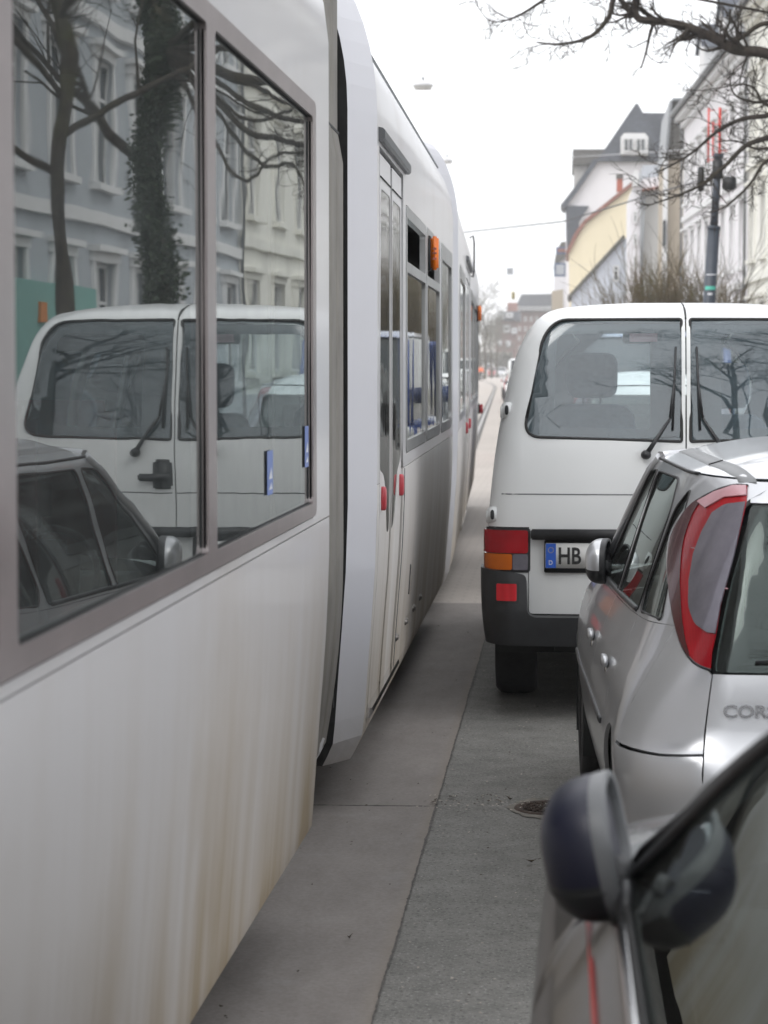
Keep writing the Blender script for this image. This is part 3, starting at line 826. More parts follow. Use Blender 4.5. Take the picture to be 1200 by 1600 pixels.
def bpanel(name, outl, B, mat, par, sg=0, side=False, grid=.06, **kw):
    conv = B.side(sg) if side else (lambda p, q: (p, q))
    return panel(name, outl, B.S, M[mat] if isinstance(mat, str) else mat, par, conv=conv, centre=B.C, grid=grid, **kw)
def strip(name, pts, B, w, mat, par, sg, side=True, off=.002, n=24):
    """thin raised line along the body through the given (y, z) or (a, z) points"""
    mb = MB(); P = []
    for i in range(len(pts)-1):
        for k in range(n//(len(pts)-1)):
            t = k/(n//(len(pts)-1)); P.append((pts[i][0]*(1-t)+pts[i+1][0]*t, pts[i][1]*(1-t)+pts[i+1][1]*t))
    P.append(pts[-1]); conv = B.side(sg) if side else (lambda p, q: (p, q))
    V = [B.S(*conv(*p)) for p in P]
    mb.tube(V, w/2, 6, 0, True, None, 1.0); return mb.build(name, M[mat] if isinstance(mat, str) else mat, par)

def wheel(par, x, y, r, w, sg, spokes=7, cap='alloy', name='wheel'):
    R = Matrix.Translation((x, y, r)) @ Matrix.Rotation(sg*math.pi/2, 4, 'Y')
    mb = MB(); mb.lathe([(r*.62, -w/2), (r*.9, -w/2), (r*.98, -w*.38), (r, -w*.2), (r, w*.2), (r*.98, w*.38), (r*.9, w/2), (r*.70, w*.52), (r*.62, w*.46)], 36, 0, R)
    t = mb.build('wheel', M['tyre'], par)
    mb = MB(); mb.lathe([(r*.64, w*.47), (r*.60, w*.40), (r*.55, w*.30), (r*.2, w*.34), (.03, w*.40), (0, w*.40)], 36, 0, R)
    for k in range(spokes):
        a = 2*math.pi*k/spokes
        mb.box((.03, -.018, w*.30), (r*.60, .018, w*.45), 0, R @ Matrix.Rotation(a, 4, 'Z'), .006)
    mb.build('rim', M[cap], t)
    mb = MB(); mb.lathe([(0, -w*.1), (r*.55, -w*.1), (r*.55, 0), (0, 0)], 20, 0, R); mb.build('brake', M['dark'], t)
    return t
def wellpoly(yc, r, z, n=14, a0=0, a1=180):
    return [(yc+r*math.cos(math.radians(a)), z+r*math.sin(math.radians(a))) for a in np.linspace(a0, a1, n)]

def wing_mirror(par, base, c, sx, sy, sz, yaw, shell, cap_low, rim, sg=-1, lowfrac=-.25, roll=0.0):
    """folded-in exterior mirror: bulging shell, bezel and glass; local +x is the glass side"""
    R = Matrix.Translation(c) @ Matrix.Rotation(yaw, 4, 'Z') @ Matrix.Rotation(roll, 4, 'Y')
    def shape(p):
        # flat towards the glass, egg-shaped bulge the other way
        if p.x > 0: p.x *= .12
        p.z += .10*p.y
        return p
    mb = MB(); mb.blob((0, 0, 0), (sx, sy, sz), .74, .74, 36, 22, 0, R, shape)
    # lower part in plain plastic
    for i, f in enumerate(mb.f):
        cz = sum((R.inverted() @ mb.v[k]).z for k in f)/4
        if cz < sz*lowfrac: mb.m[i] = 1
    h = mb.build('wing_mirror', [M[shell], M[cap_low]], par)
    zc = sz*(lowfrac if lowfrac else -.25); cut = [v for v in mb.v if abs((R.inverted() @ v).z-zc) < sz*.08 and (R.inverted() @ v).x < -.002]
    if len(cut) > 3:
        cut = sorted(cut, key=lambda v: (R.inverted() @ v).y); Ri = R.inverted(); seen = []
        for k in range(15):
            a_ = -math.pi/2+math.pi*k/14; pw_ = lambda a, e: math.copysign(abs(a)**e, a)
            c_ = (max(0, 1-abs(zc/sz)**(2/.74)))**(.74/2)
            q = Vector((-sx*c_*pw_(math.cos(a_), .74)*1.01, sy*c_*pw_(math.sin(a_), .74)*1.01, zc)); q.z += .10*q.y; seen.append(R @ q)
        sm = MB(); sm.tube(seen, .0014, 5); sm.build('shell_seam', M['rubber'], h)
    ring = []
    for k in range(40):
        t = 2*math.pi*k/40
        def pw(a, e): return math.copysign(abs(a)**e, a)
        ring.append((pw(math.cos(t), .74), pw(math.sin(t), .74)))
    rows = []
    for (dx, f) in ((-.004, 1.0), (.014, 1.015), (.020, .985), (.018, .90), (.006, .88)):
        rows.append([R @ shape(Vector((0, sy*a*f, sz*b*f)))+(R.to_3x3() @ Vector((dx, 0, 0))) for a, b in ring])
    mb = MB(); mb.grid(rows, 0, True, False, True); mb.build('bezel', M[rim], h)
    mb = MB(); g = [R @ (shape(Vector((0, sy*a*.885, sz*b*.885)))+Vector((.008, 0, 0))) for a, b in ring]
    mb.add(g, [list(range(40))]); mb.build('mirror_glass', M['mirror'], h)
    mb = MB(); b = Vector(base); cc = Vector(c)
    mb.tube([b, b.lerp(cc, .5)+Vector((0, 0, -.012)), cc+Vector((0, 0, -sz*.55))], [.030, .032, .03], 10); mb.build('mirror_arm', M['plastic'], h)
    return h

def greenhouse_front(B, par, zt, zb, yt, yb, bow, paint, glass='clear_glass', P_R=.02):
    """windscreen between the A-pillars; returns the outline curves"""
    n = 14; rows = []
    for i in range(9):
        f = i/8; z = zb+(zt-zb)*f; ye = yb+(yt-yb)*f; w = B.hw(z)*B.taper(ye, z)
        bw = bow*(1-f*.25)
        rows.append([Vector((w*t, ye+bw*(1-abs(t)**2.2), z+ (.02*f)*(1-t*t))) for t in np.linspace(-1, 1, n)])
    mb = MB(); mb.grid(rows); mb.build('windscreen', M[glass], par)
    mb = MB()
    for sg in (0, -1): mb.tube([rows[i][sg]+Vector((0, 0, 0)) for i in range(9)], [P_R]*9, 8)
    mb.tube(rows[-1], .022, 6); mb.build('windscreen_pillar', paint, par)
    return rows

def simple_car(name, label, cat, L, hw, yr, yf, rc, fc, paint, loc, rz, P, group=None, seams=True, grid=.07, lod=0, glass='car_glass'):
    """a complete car; P carries the side outlines and the lamps"""
    B = Body(L, hw, yr, yf, rc, fc, P.get('crown', .03), P.get('taper'), P.get('fcrown', .06))
    root = empty(name, loc, rz, label, cat, group)
    mt = M[paint]; wr = P['wr']; wy = P['wy']; ar = P['arch']; zs = P['sill']
    belt = P.get('belt')           # list of (y, z) from rear to front along the fender/window line
    yA, zA = P['apil']         # foot of the A pillar
    zt = P['ztop']; yT = P['ytop']
    for sg in (-1, 1):
        # side below the window line, cut at the wheel arches
        def low(y0, y1, z0, extra=None): pass
        arch_r = wellpoly(wy[0], ar, wr); arch_f = wellpoly(wy[1], ar, wr)
        top = P['side_top']    # polygon points from the front of the wing back along the belt to the rear
        fr = P['noseY']
        bottom = [(P['ys0'], zs)] + ([(wy[0]-ar, zs)] if P['ys0'] < wy[0]-ar-.01 else []) 
        # split into panels by vertical seams
        cuts = P['cuts']       # y of door seams
        poly_all = None
        zt_at = pchip([p[0] for p in top], [p[1] for p in top])
        def seg(y0, y1, nm, arch=None, z0=zs, zlow=None):
            pts = [(y0, z0)]
            if arch is not None:
                c = arch
                cy = (c[0][0]+c[-1][0])/2
                a = [p for p in c[::-1] if y0+.004 < p[0] < y1-.004 and p[1] >= z0]
                if c[-1][0] < y0+.004:      # arch begins before this piece
                    zz = wr+math.sqrt(max(0, ar**2-(y0-cy)**2)); pts = [(y0, zz)]
                pts += [p for p in a]
                if c[0][0] > y1-.004:
                    zz = wr+math.sqrt(max(0, ar**2-(y1-cy)**2)); pts += [(y1, zz)]
                else: pts += [(cy+ar, z0), (y1, z0)] if a else [(y1, z0)]
                if c[-1][0] >= y0+.004: pts.insert(1, (cy-ar, z0))
            else: pts.append((y1, z0))
            m = max(2, int((y1-y0)/.12)+1)
            for y in np.linspace(y1, y0, m): pts.append((y, zt_at(y)))
            # remove doubles
            out = []
            for p in pts:
                if not out or math.hypot(p[0]-out[-1][0], p[1]-out[-1][1]) > 1e-3: out.append(p)
            if math.hypot(out[0][0]-out[-1][0], out[0][1]-out[-1][1]) < 1e-3: out.pop()
            return bpanel(nm, out, B, mt, root, sg, True, grid)
        g = .0025
        ys = [P['ys0']]+list(cuts)+[P['noseY']]
        for i in range(len(ys)-1):
            y0 = ys[i]+(g if i else 0); y1 = ys[i+1]-(g if i < len(ys)-2 else 0)
            arch = None
            if y0 < wy[0]+ar and y1 > wy[0]-ar: arch = arch_r
            if y0 < wy[1]+ar and y1 > wy[1]-ar: arch = arch_f
            nm = 'rear_wing' if i == 0 else ('front_wing' if i == len(ys)-2 else 'door')
            o = seg(y0, y1, nm, arch)
            if nm == 'door' and lod == 0 and P.get('handles'):
                hy, hz = P['handles'][i-1]
                Q = B.S(*B.side(sg)(hy, hz)); mb = MB()
                mb.blob(Q+Vector((sg*.012, 0, 0)), (.012, .070, .018), .7, .7, 18, 10); mb.build('door_handle', mt, o)
                mb = MB(); mb.blob(Q+Vector((sg*.004, 0, -.035)), (.006, .045, .022), .8, .8, 16, 8); mb.build('handle_recess', M['chrome'] if P.get('chrome_handle') else M['plastic'], o)
        # window band with its openings
        gh = P['green']
        gpanel = bpanel('window_frame', gh['out'], B, P.get('gh_mat', mt), root, sg, True, grid, holes=gh['holes'], thick=.008)
        for hl in gh['holes']:
            bpanel('side_window', hl, B, glass, gpanel, sg, True, .12, thick=0, off=-.004)
            if lod == 0:
                mb = MB(); pts = [B.S(*B.side(sg)(*p)) for p in hl+[hl[0]]]; mb.tube(pts, P.get('sealr', .0045), 5); mb.build('window_seal', M['rubber'], gpanel)
        if P.get('moulding'):
            (ya, za), (yb_, zb_) = P['moulding']; strip('side_moulding', [(ya, za), (yb_, zb_)], B, .018, P.get('mould_mat', 'trim'), root, sg)
        for k in (0, 1):
            x = sg*(B.hw(.45)-P['tw']/2-.02); wheel(root, x, wy[k], wr, P['tw'], sg, P.get('spokes', 7), P.get('wheelcap', 'alloy'))
    # rear skin
    extra = P['rear'](B)
    for nm, ol, mname, hs in extra:
        bpanel(nm, ol, B, (mt if mname == 'paint' else mname), root, 0, False, grid, holes=hs)
    # lining just inside the shell keeps the seams dark
    lz0 = zs+.02
    yA2 = P['noseY']-.02
    for sg in (-1, 1):
        topl = P['side_top']; zt_at = pchip([p[0] for p in topl], [p[1] for p in topl])
        pts = [(P['ys0']-.0, lz0)]
        for yc in wy:
            pts += [(yc-ar-.01, lz0)]+[p for p in wellpoly(yc, ar+.01, wr)[::-1] if p[1] > lz0]+[(yc+ar+.01, lz0)]
        pts = [p for p in pts if p[0] >= P['ys0']-1e-6 and p[0] < yA2]
        pts += [(yA2, lz0)]+[(y, zt_at(y)-.03) for y in np.linspace(yA2, P['ys0'], 12)]
        out = []
        for p in pts:
            if not out or math.hypot(p[0]-out[-1][0], p[1]-out[-1][1]) > 4e-3: out.append(p)
        bpanel('inner_shell', out, B, 'dark', root, sg, True, .15, thick=0, off=-.030)
        for yc in wy:   # wheel housings
            mb = MB(); w = B.hw(.5); pl = wellpoly(yc, ar+.004, wr, 18, -20, 200)
            mb.grid([[Vector((sg*(w-.02-B.hw(.5)*0), y, z)) for y, z in pl], [Vector((sg*(w-.34), y, z)) for y, z in pl]], 0, True)
            mb.add([Vector((sg*(w-.34), y, z)) for y, z in pl], [list(range(len(pl)))]); mb.build('wheel_housing', M['dark'], root)
    for nm, ol, mname, hs in (P['lining'](B) if 'lining' in P else []):
        bpanel('rear_lining', ol, B, 'dark', root, 0, False, .15, holes=hs, thick=0, off=-.03)
    # windscreen, bonnet, nose
    rows = greenhouse_front(B, root, zt, zA, yT, yA, P['bow'], M['plastic'] if P.get('black_pillar') else mt, 'clear_glass', P.get('pr', .018))
    top = P['side_top']; zt_at = pchip([p[0] for p in top], [p[1] for p in top])
    cow = rows[0]; hood = []
    ny = P['noseY']
    for s_ in np.linspace(0, 1, 12):
        y = yA+(ny-yA)*s_; z = zt_at(y); e = B.S(*B.side(1)(y, z)); r = []
        for t in np.linspace(-1, 1, 15):
            ymid = (yA+P['bow'])+(P['hoodEnd']-(yA+P['bow']))*s_
            r.append(Vector((e.x*t, e.y+(ymid-e.y)*(1-abs(t)**2.2), z+P.get('hcrown', .05)*(1-t*t)*(1-.3*s_))))
        hood.append(r)
    mb = MB(); mb.grid(hood); mb.build('bonnet', mt, root)
    # nose: from the sill up to the bonnet edge
    zl = P['sill']-.02; rows2 = []
    edge = hood[-1]
    for f in np.linspace(0, 1, 8):
        r = []
        for k, p in enumerate(edge):
            t = -1+2*k/(len(edge)-1); z = zl+(p.z-zl)*f
            q = B.S(*B.side(1)(min(ny, B.yf(z)-.001), z)); xx = q.x if abs(t) > .0 else 0
            yy = q.y+(P['hoodEnd']+.10*math.sin(math.pi*f)-q.y)*(1-abs(t)**2.2)
            r.append(Vector((xx*t, yy, z)))
        rows2.append(r)
    mb = MB(); mb.grid(rows2); mb.build('front_bumper', mt, root)
    for sg in (-1, 1):
        mb = MB(); e = hood[-1][0 if sg < 0 else -1]; m_ = hood[-1][3 if sg < 0 else -4]
        c = (e+m_)/2; mb.blob((c.x, c.y, c.z-.08), (.15, .09, .07), .7, .8, 18, 10); mb.build('headlight', M['l_clear'], root)
    mb = MB(); c = edge[7]; mb.box((-.35, c.y+.03, zl+.12), (.35, c.y+.075, zl+.26), bev=.01); mb.build('grille', M['plastic'], root)
    # roof: closed curve at the header height drawn up to a spine
    ring = []
    w = B.hw(zt); ni = 26
    aT = B.a(yT, zt) if yT < B.yf(zt)-B.fcy else B.a(yT, zt)
    for a in np.linspace(-aT, aT, 56): ring.append(B.S(a, zt))
    ring += [p.copy() for p in rows[-1][::-1]][1:-1]
    ya, yb2 = P['spine']; rr = []
    for t in (0, .03, .08, .16, .3, .5, .75, 1.0):
        r = []
        for p in ring:
            sp = Vector((0, min(max(p.y, ya), yb2), zt)); q = p.lerp(sp, t); q.z = p.z*(1-t)+zt*t+P['dome']*(1-(1-t)**2.4); r.append(q)
        rr.append(r)
    mb = MB(); mb.grid(rr, 0, True, False, True); mb.build('roof', mt, root)
    # floor pan and cabin
    mb = MB(); W = B.hw(.4)-.2
    mb.box((-W, .25, .18), (W, L-.3, .30)); mb.box((-B.hw(.7)+.16, .48, .28), (B.hw(.7)-.16, P['cabin0'], P['shelf'])); mb.box((-B.hw(.7)+.1, yA-.05, .28), (B.hw(.7)-.1, ny-.15, min(zA-.12, zt_at(ny)-.06)))
    mb.build('floor_pan', M['dark'], root)
    for sy, rows_ in P['seats']:
        for sx in rows_:
            mb = MB(); z0 = P.get('seatz', .50)
            mb.box((sx-.23, sy-.06, z0-.05), (sx+.23, sy+.06, z0+.52), 0, Matrix.Translation((0, 0, 0)), .05); mb.box((sx-.23, sy, z0-.15), (sx+.23, sy+.48, z0+.02), 0, None, .05)
            mb.box((sx-.13, sy-.05, z0+.56), (sx+.13, sy+.04, z0+.76), 0, None, .04); mb.tube([(sx-.05, sy, z0+.5), (sx-.05, sy, z0+.6)], .008, 6); mb.tube([(sx+.05, sy, z0+.5), (sx+.05, sy, z0+.6)], .008, 6)
            mb.build('seat', M['cloth'], root)
    mb = MB(); mb.tube([(-.36+.18*math.cos(k*math.pi/10), yA-.42+.06*math.sin(k*math.pi/10), zA-.02+.17*math.sin(k*math.pi/10)) for k in range(21)], .014, 6); mb.build('steering_wheel', M['plastic'], root)
    mb = MB(); mb.box((-B.hw(zA)+.1, yA-.30, zA-.22), (B.hw(zA)-.1, yA+.12, zA-.04), 0, None, .05); mb.build('dashboard', M['plastic'], root)
    return root, B


def pos(f, o): return f
def cat2(p, k=4):
    out = []; n = len(p)
    for i in range(n-1):
        a, b, c, d = p[max(i-1, 0)], p[i], p[i+1], p[min(i+2, n-1)]
        for j in range(k):
            t = j/k; out.append(tuple(.5*((2*b[q])+(c[q]-a[q])*t+(2*a[q]-5*b[q]+4*c[q]-d[q])*t*t+(3*b[q]-a[q]-3*c[q]+d[q])*t**3) for q in (0, 1)))
    out.append(p[-1]); return out
# ------------------------------------------------------------------ silver hatchback
hw = [(.18, .74), (.35, .79), (.55, .812), (.70, .790), (.80, .755), (.88, .722), (1.0, .685), (1.2, .622), (1.33, .565), (1.40, .47)]
yr = [(.2, .05), (.35, .0), (.5, .0), (.605, .015), (.64, .045), (.84, .07), (1.0, .125), (1.27, .285), (1.33, .36), (1.40, .50)]
rc = [(.2, .30, .34), (.5, .28, .32), (.62, .26, .36), (.8, .22, .50), (1.0, .20, .62), (1.33, .20, .62)]
def ctaper(y, z):
    k = min(1, max(0, (2.3-y)/2.3)); f = 1-.045*k*k*min(1, max(0, (z-.6)/.3)); k2 = min(1, max(0, (y-2.3)/1.5)); return f*(1-.05*k2*k2)
seam = pchip([.30, .50, .62, .80, 1.0, 1.27, 1.33], [.605, .597, .588, .566, .525, .442, .43])
def hatch_rear(B):
    yq = .34; ac = .58; ar = .335; wr = .285
    def arch_a(z): return B.a(ac-math.sqrt(max(0, ar*ar-(z-wr)**2)), z)
    bl = [(-arch_a(z), z) for z in np.linspace(.275, .515, 6)]+[(-B.a(yq, .56), .56), (-B.a(yq, .603), .603)]
    bt = [(-B.ax(.70, .606), .606), (-B.ax(seam(.612), .615)-.003, .615), (-B.ax(seam(.54), .54)-.003, .54)]
    bt = rnd([bl[-1]]+bt+[(-B.ax(seam(.5), .50)+.04, .497)], [0, 0, .004, .03, 0], 4)[1:]
    half = bl+bt
    bumper = half+[(-p[0], p[1]) for p in half[::-1]]
    zs_ = np.linspace(.613, 1.322, 16)
    qa = [(-B.a(yq-.002, z)-.0, z) for z in zs_]
    sm = [(-B.ax(seam(z), z)-.004, z) for z in np.linspace(1.322, .621, 14)]
    lamp_x = [(-.565, .832), (-.605, .845), (-.632, .88), (-.645, .94), (-.648, 1.0), (-.645, 1.06), (-.632, 1.13), (-.610, 1.19), (-.575, 1.25), (-.525, 1.293), (-.475, 1.315), (-.438, 1.316), (-.447, 1.27), (-.490, 1.13), (-.531, 1.0), (-.558, .88)]
    lamp = B.X(cat2(lamp_x[:12])); nl = len(lamp)
    mir = lambda p: [(-a, z) for a, z in p][::-1]
    # lamps cut the quarter at the seam, so the outline follows them
    lamp_in = [p for p in lamp]
    q_out = qa+[(-B.ax(seam(1.322), 1.322)-.004, 1.322), (lamp[-1][0]-.002, 1.322)]+[(lamp[i][0]-.003, lamp[i][1]+ (.003 if i > nl*.75 else 0)) for i in range(nl-2, 0, -1)]+[(lamp[0][0]-.003, lamp[0][1]-.005)]+[(-B.ax(seam(z), z)-.004, z) for z in np.linspace(.822, .621, 5)]+[(-B.ax(.70, .613), .613)]
    o = [('bumper', bumper, 'paint', []), ('rear_quarter', q_out, 'paint', []), ('rear_quarter', mir(q_out), 'paint', [])]
    zz = np.linspace(.505, .826, 6); h1 = [(-B.ax(seam(z), z)+.002, z) for z in zz]
    lowh = rnd(h1+[(-p[0], p[1]) for p in h1[::-1]], [.05]+[0]*10+[.05], 4)
    zz = np.linspace(1.268, 1.322, 3); h2 = [(-B.ax(seam(z), z)+.002, z) for z in zz]
    o.append(('tailgate', lowh, 'paint', [])); o.append(('tailgate_top', h2+[(-p[0], p[1]) for p in h2[::-1]], 'paint', []))
    return o
def hatch_lining(B):
    def ring(z0, z1, f=.985):
        l = [(-B.a(.34, z)*f, z) for z in np.linspace(z0, z1, 10)]; return l+[(-p[0], p[1]) for p in l[::-1]]
    win = [(-.36, .87), (.36, .87), (.29, 1.25), (-.29, 1.25)]
    return [('l', ring(.29, 1.31), 'dark', [win])]
PC = dict(crown=.035, taper=ctaper, wr=.285, wy=(.58, 3.06), arch=.335, sill=.235, belt=None, apil=(2.62, .90), ztop=1.33, ytop=1.95,
    ys0=.34, cuts=(.93, 1.78, 2.74), noseY=3.50, hoodEnd=3.76, bow=.32, fcrown=.1,
    side_top=[(.3, .93), (.8, .90), (1.2, .885), (2.0, .868), (2.7, .86), (3.1, .80), (3.5, .70)],
    handles=[(1.20, .725), (2.02, .715)], chrome_handle=True, moulding=((1.0, .565), (3.0, .545)), mould_mat='plastic', tw=.175, rq=.4, spokes=9,
    spine=(.95, 1.75), dome=.085, cabin0=.75, shelf=.80, seats=[(.95, (-.33, .33)), (1.85, (-.34, .34))], seatz=.52, hcrown=.07, rear=hatch_rear, lining=hatch_lining)
gh_out = [(.345, .9285), (.8, .9008), (1.2, .8858), (2.0, .8688), (2.60, .8625), (2.56, .95), (1.98, 1.325), (1.0, 1.325), (.42, 1.325), (.345, 1.31)]
q_l = rnd([(.47, .93), (.88, .912), (.92, .96), (.83, 1.22), (.72, 1.285)], [.02, .02, .02, .03, .02], 3)
r_d = rnd([(.97, .908), (1.72, .890), (1.72, 1.292), (1.03, 1.300), (.92, 1.20)], [.02, .02, .03, .08, .05], 4)
f_d = rnd([(1.79, .888), (2.53, .878), (2.00, 1.285), (1.79, 1.292)], [.02, .03, .05, .03], 4)
PC['green'] = dict(out=gh_out, holes=[q_l, r_d, f_d])
YF_C = [(.2, 3.74), (.5, 3.80), (.68, 3.78), (.80, 3.60), (.9, 3.40), (1.0, 2.9), (1.1, 2.75), (1.33, 2.35)]
hatch, HB_ = simple_car('parked_hatchback', 'silver five-door hatchback with tall curved red tail lights parked behind the white van', 'car', 3.82, hw, yr, YF_C, rc, (.45, .40), 'silver', (.955, 6.2, 0), math.radians(2.0), PC)
B = HB_
def hatch_details(root, B):
    for sg in (-1, 1):
        def m(p): return p if sg < 0 else [(-a, z) for a, z in p][::-1]
        lamp_x = [(-.566, .836), (-.603, .848), (-.629, .882), (-.642, .94), (-.645, 1.0), (-.642, 1.06), (-.629, 1.13), (-.607, 1.188), (-.573, 1.246), (-.523, 1.288), (-.475, 1.309), (-.442, 1.311), (-.450, 1.27), (-.493, 1.13), (-.534, 1.0), (-.561, .88)]
        sl = cat2(lamp_x[:12]); lamp = B.X(sl+lamp_x[12:])
        base = bpanel('tail_light', m(lamp), B, 'l_red', root, 0, False, .05, thick=.002, off=.002)
        clear = B.X([(-.452, 1.268), (-.500, 1.258), (-.532, 1.232), (-.560, 1.18), (-.584, 1.12), (-.600, 1.05), (-.607, .985), (-.596, .945), (-.568, .928), (-.549, .928), (-.5335, 1.0), (-.492, 1.13)])
        bpanel('lamp_lens', m(rnd(clear, [0, .02, 0, 0, 0, 0, .02, .02, 0, 0, 0, 0], 3)), B, 'l_clear', base, 0, False, .05, thick=.004, off=.0055)
        top = B.X([(-.444, 1.309), (-.475, 1.307), (-.521, 1.286), (-.560, 1.255), (-.545, 1.242), (-.500, 1.276), (-.448, 1.285)])
        bpanel('lamp_top_highlight', m(top), B, 'l_pink', base, 0, False, .05, thick=.004, off=.0058)  # pale panel: highlight on the lamp's top put into the colour
        ed = [p for p in sl if .86 < p[1] < 1.27]; ne = len(ed)
        ed2 = [(x+.004+.020*math.sin(math.pi*i/(ne-1))**.6, z) for i, (x, z) in enumerate(ed)]
        bpanel('lamp_edge_shade', m(B.X(ed+ed2[::-1])), B, 'l_shade', base, 0, False, .05, thick=.001, off=.0042)  # dark crescent: shade along the lens edge put into the colour
        for zz in (1.045, 1.135):
            mb = MB(); mb.tube([B.S(a, zz)-Vector((0, .005, 0)) for a, _ in m([(B.ax(-x, zz), zz) for x in np.linspace(.515, .59, 8)])], .0018, 5); mb.build('lens_divider', M['l_pink'], base)
        mb = MB(); mb.tube([B.S(a, z) for a, z in (m(lamp[:len(sl)]))], .0045, 5); mb.build('lamp_rim', M['plastic'], base)
        # dark ditch strip on the roof edge and gutter line
        pts = [Vector((sg*(B.hw(1.33)-.10-.01*k), .50+.12*k, 1.345+.012*k-.0006*k*k)) for k in range(14)]
    # rear screen: dark border, clear middle
    zz = np.linspace(.832, 1.262, 8); o = [(-B.ax(seam(z), z)+.006, z) for z in zz]; o = rnd(o+[(-p[0], p[1]) for p in o[::-1]], [.02]+[0]*6+[.02, .02]+[0]*6+[.02], 3)
    inner = rnd([(-.40, .90), (.40, .90), (.32, 1.21), (-.32, 1.21)], .05, 5)
    g = bpanel('rear_window', o, B, 'car_glass', root, 0, False, .06, thick=.004, off=.0)
    bpanel('window_border', o, B, 'gloss_black', g, 0, False, .06, holes=[inner], thick=0, off=-.004)
    mb = MB(); A = B.S(-.02, .90)+Vector((0, -.03, 0)); mb.tube([A, B.S(-.20, .87)+Vector((0, -.025, 0)), B.S(-.47, .862)+Vector((0, -.02, 0))], [.012, .008, .005], 6); mb.blob(A, (.03, .03, .03)); mb.build('rear_wiper', M['plastic'], root)
    # chrome model lettering on the tailgate
    P0 = B.S(-.546, .716); P1 = B.S(-.42, .716); P2 = B.S(-.546, .76)
    Mx = frame_m(P0+Vector((0, -.004, 0)), P1-P0, P2-P0)
    text_mesh('badge_lettering', 'CORSA', .046, Mx, M['badge'], root, .003, 1.18, .0012)
    # dark insert low in the bumper, number plate recess
    ins = B.X([(-.56, .475), (-.50, .470), (-.30, .466), (-.30, .41), (-.50, .415), (-.54, .435)])
    bpanel('bumper_insert', rnd(ins, .01, 2), B, 'trim', root, 0, False, .06, thick=.004, off=.003)
    bpanel('bumper_insert', rnd([(-a, z) for a, z in ins][::-1], .01, 2), B, 'trim', root, 0, False, .06, thick=.004, off=.003)
    pl = [(-.26, .56), (.26, .56), (.26, .67), (-.26, .67)]
    mb = MB(); q = B.S(0, .6); mb.box((-.26, q.y-.022, .53), (.26, q.y-.010, .64), bev=.004); mb.build('number_plate', M['plate'], root)
    # belt-line seals
    for sg in (-1, 1):
        strip('waist_seal', [(1.0, .905), (1.8, .887), (2.55, .875)], B, .016, 'plastic', root, sg, True, n=30)
        pts = [(1.0, .93), (1.10, 1.20), (1.20, 1.312), (1.75, 1.318), (1.98, 1.312), (2.55, .93)]
    c = B.S(*B.side(-1)(2.42, .93))
    wing_mirror(root, c+Vector((0, 0, -.02)), (c.x-.030, c.y-.0, .935), .062, .10, .078, math.radians(-9), 'silver', 'plastic', 'plastic')
    c = B.S(*B.side(1)(2.42, .93))
    wing_mirror(root, c+Vector((0, 0, -.02)), (c.x+.030, c.y-.0, .935), .062, .10, .078, math.radians(180+9), 'silver', 'plastic', 'plastic')
    # seam along the roof edge
    for sg in (-1, 1):
        a0 = B.a(.62, 1.326)
        mb = MB(); mb.tube([B.S(sg*B.a(y, 1.327), 1.327) for y in np.linspace(.75, 1.98, 22)], .006, 5); mb.build('roof_seam', M['plastic'], root)
        mb = MB(); rows = []
        for y in np.linspace(.48, 2.0, 18):
            w = B.hw(1.33)*B.taper(y, 1.33)
            f = min(1, max(0, (y-.36)/.5)); x = (w-.12)*(.90+.10*f)
            z = 1.334+.085*(1-(1-.20)**2.4)*min(1, f*1.0)
            rows.append([Vector((sg*(x-.026), y, z+.010)), Vector((sg*x, y, z+.006)), Vector((sg*(x+.026), y, z-.004))])
hatch_details(hatch, B)
from mathutils.bvhtree import BVHTree
def roof_strip(root, sg):
    rm = [o for o in sc.objects if o.parent == root and o.name.startswith('roof') and 'seam' not in o.name and 'strip' not in o.name][0].data
    bv = BVHTree.FromPolygons([v.co for v in rm.vertices], [list(p.vertices) for p in rm.polygons])
    rows = [[HB_.S(sg*HB_.ax(.440+dx, z), z)+Vector((0, -dz, dz)) for dx, dz in ((-.024, -.003), (-.021, .0018), (.021, .0018), (.024, -.003))] for z in (1.318, 1.324, 1.329)]
    for k in range(30):
        y = .375+1.60*k/29; x = .438+.045*min(1, (y-.37)/.5)
        r = []
        for dx, dz in ((-.024, -.003), (-.021, .0018), (.021, .0018), (.024, -.003)):
            h = bv.ray_cast(Vector((sg*(x+dx), y, 2)), Vector((0, 0, -1)))
            if h[0] is None: break
            r.append(h[0]+Vector((0, 0, dz)))
        if len(r) == 4: rows.append(r)
    mb = MB(); mb.grid(rows); mb.build('roof_strip', M['ditch'], root)
    mb = MB(); k = 9; mb.tube([rows[k][1]+Vector((0, 0, .001)), rows[k][2]+Vector((0, 0, .001))], .003, 5); mb.build('roof_seam', M['rubber'], root)
roof_strip(hatch, -1); roof_strip(hatch, 1)

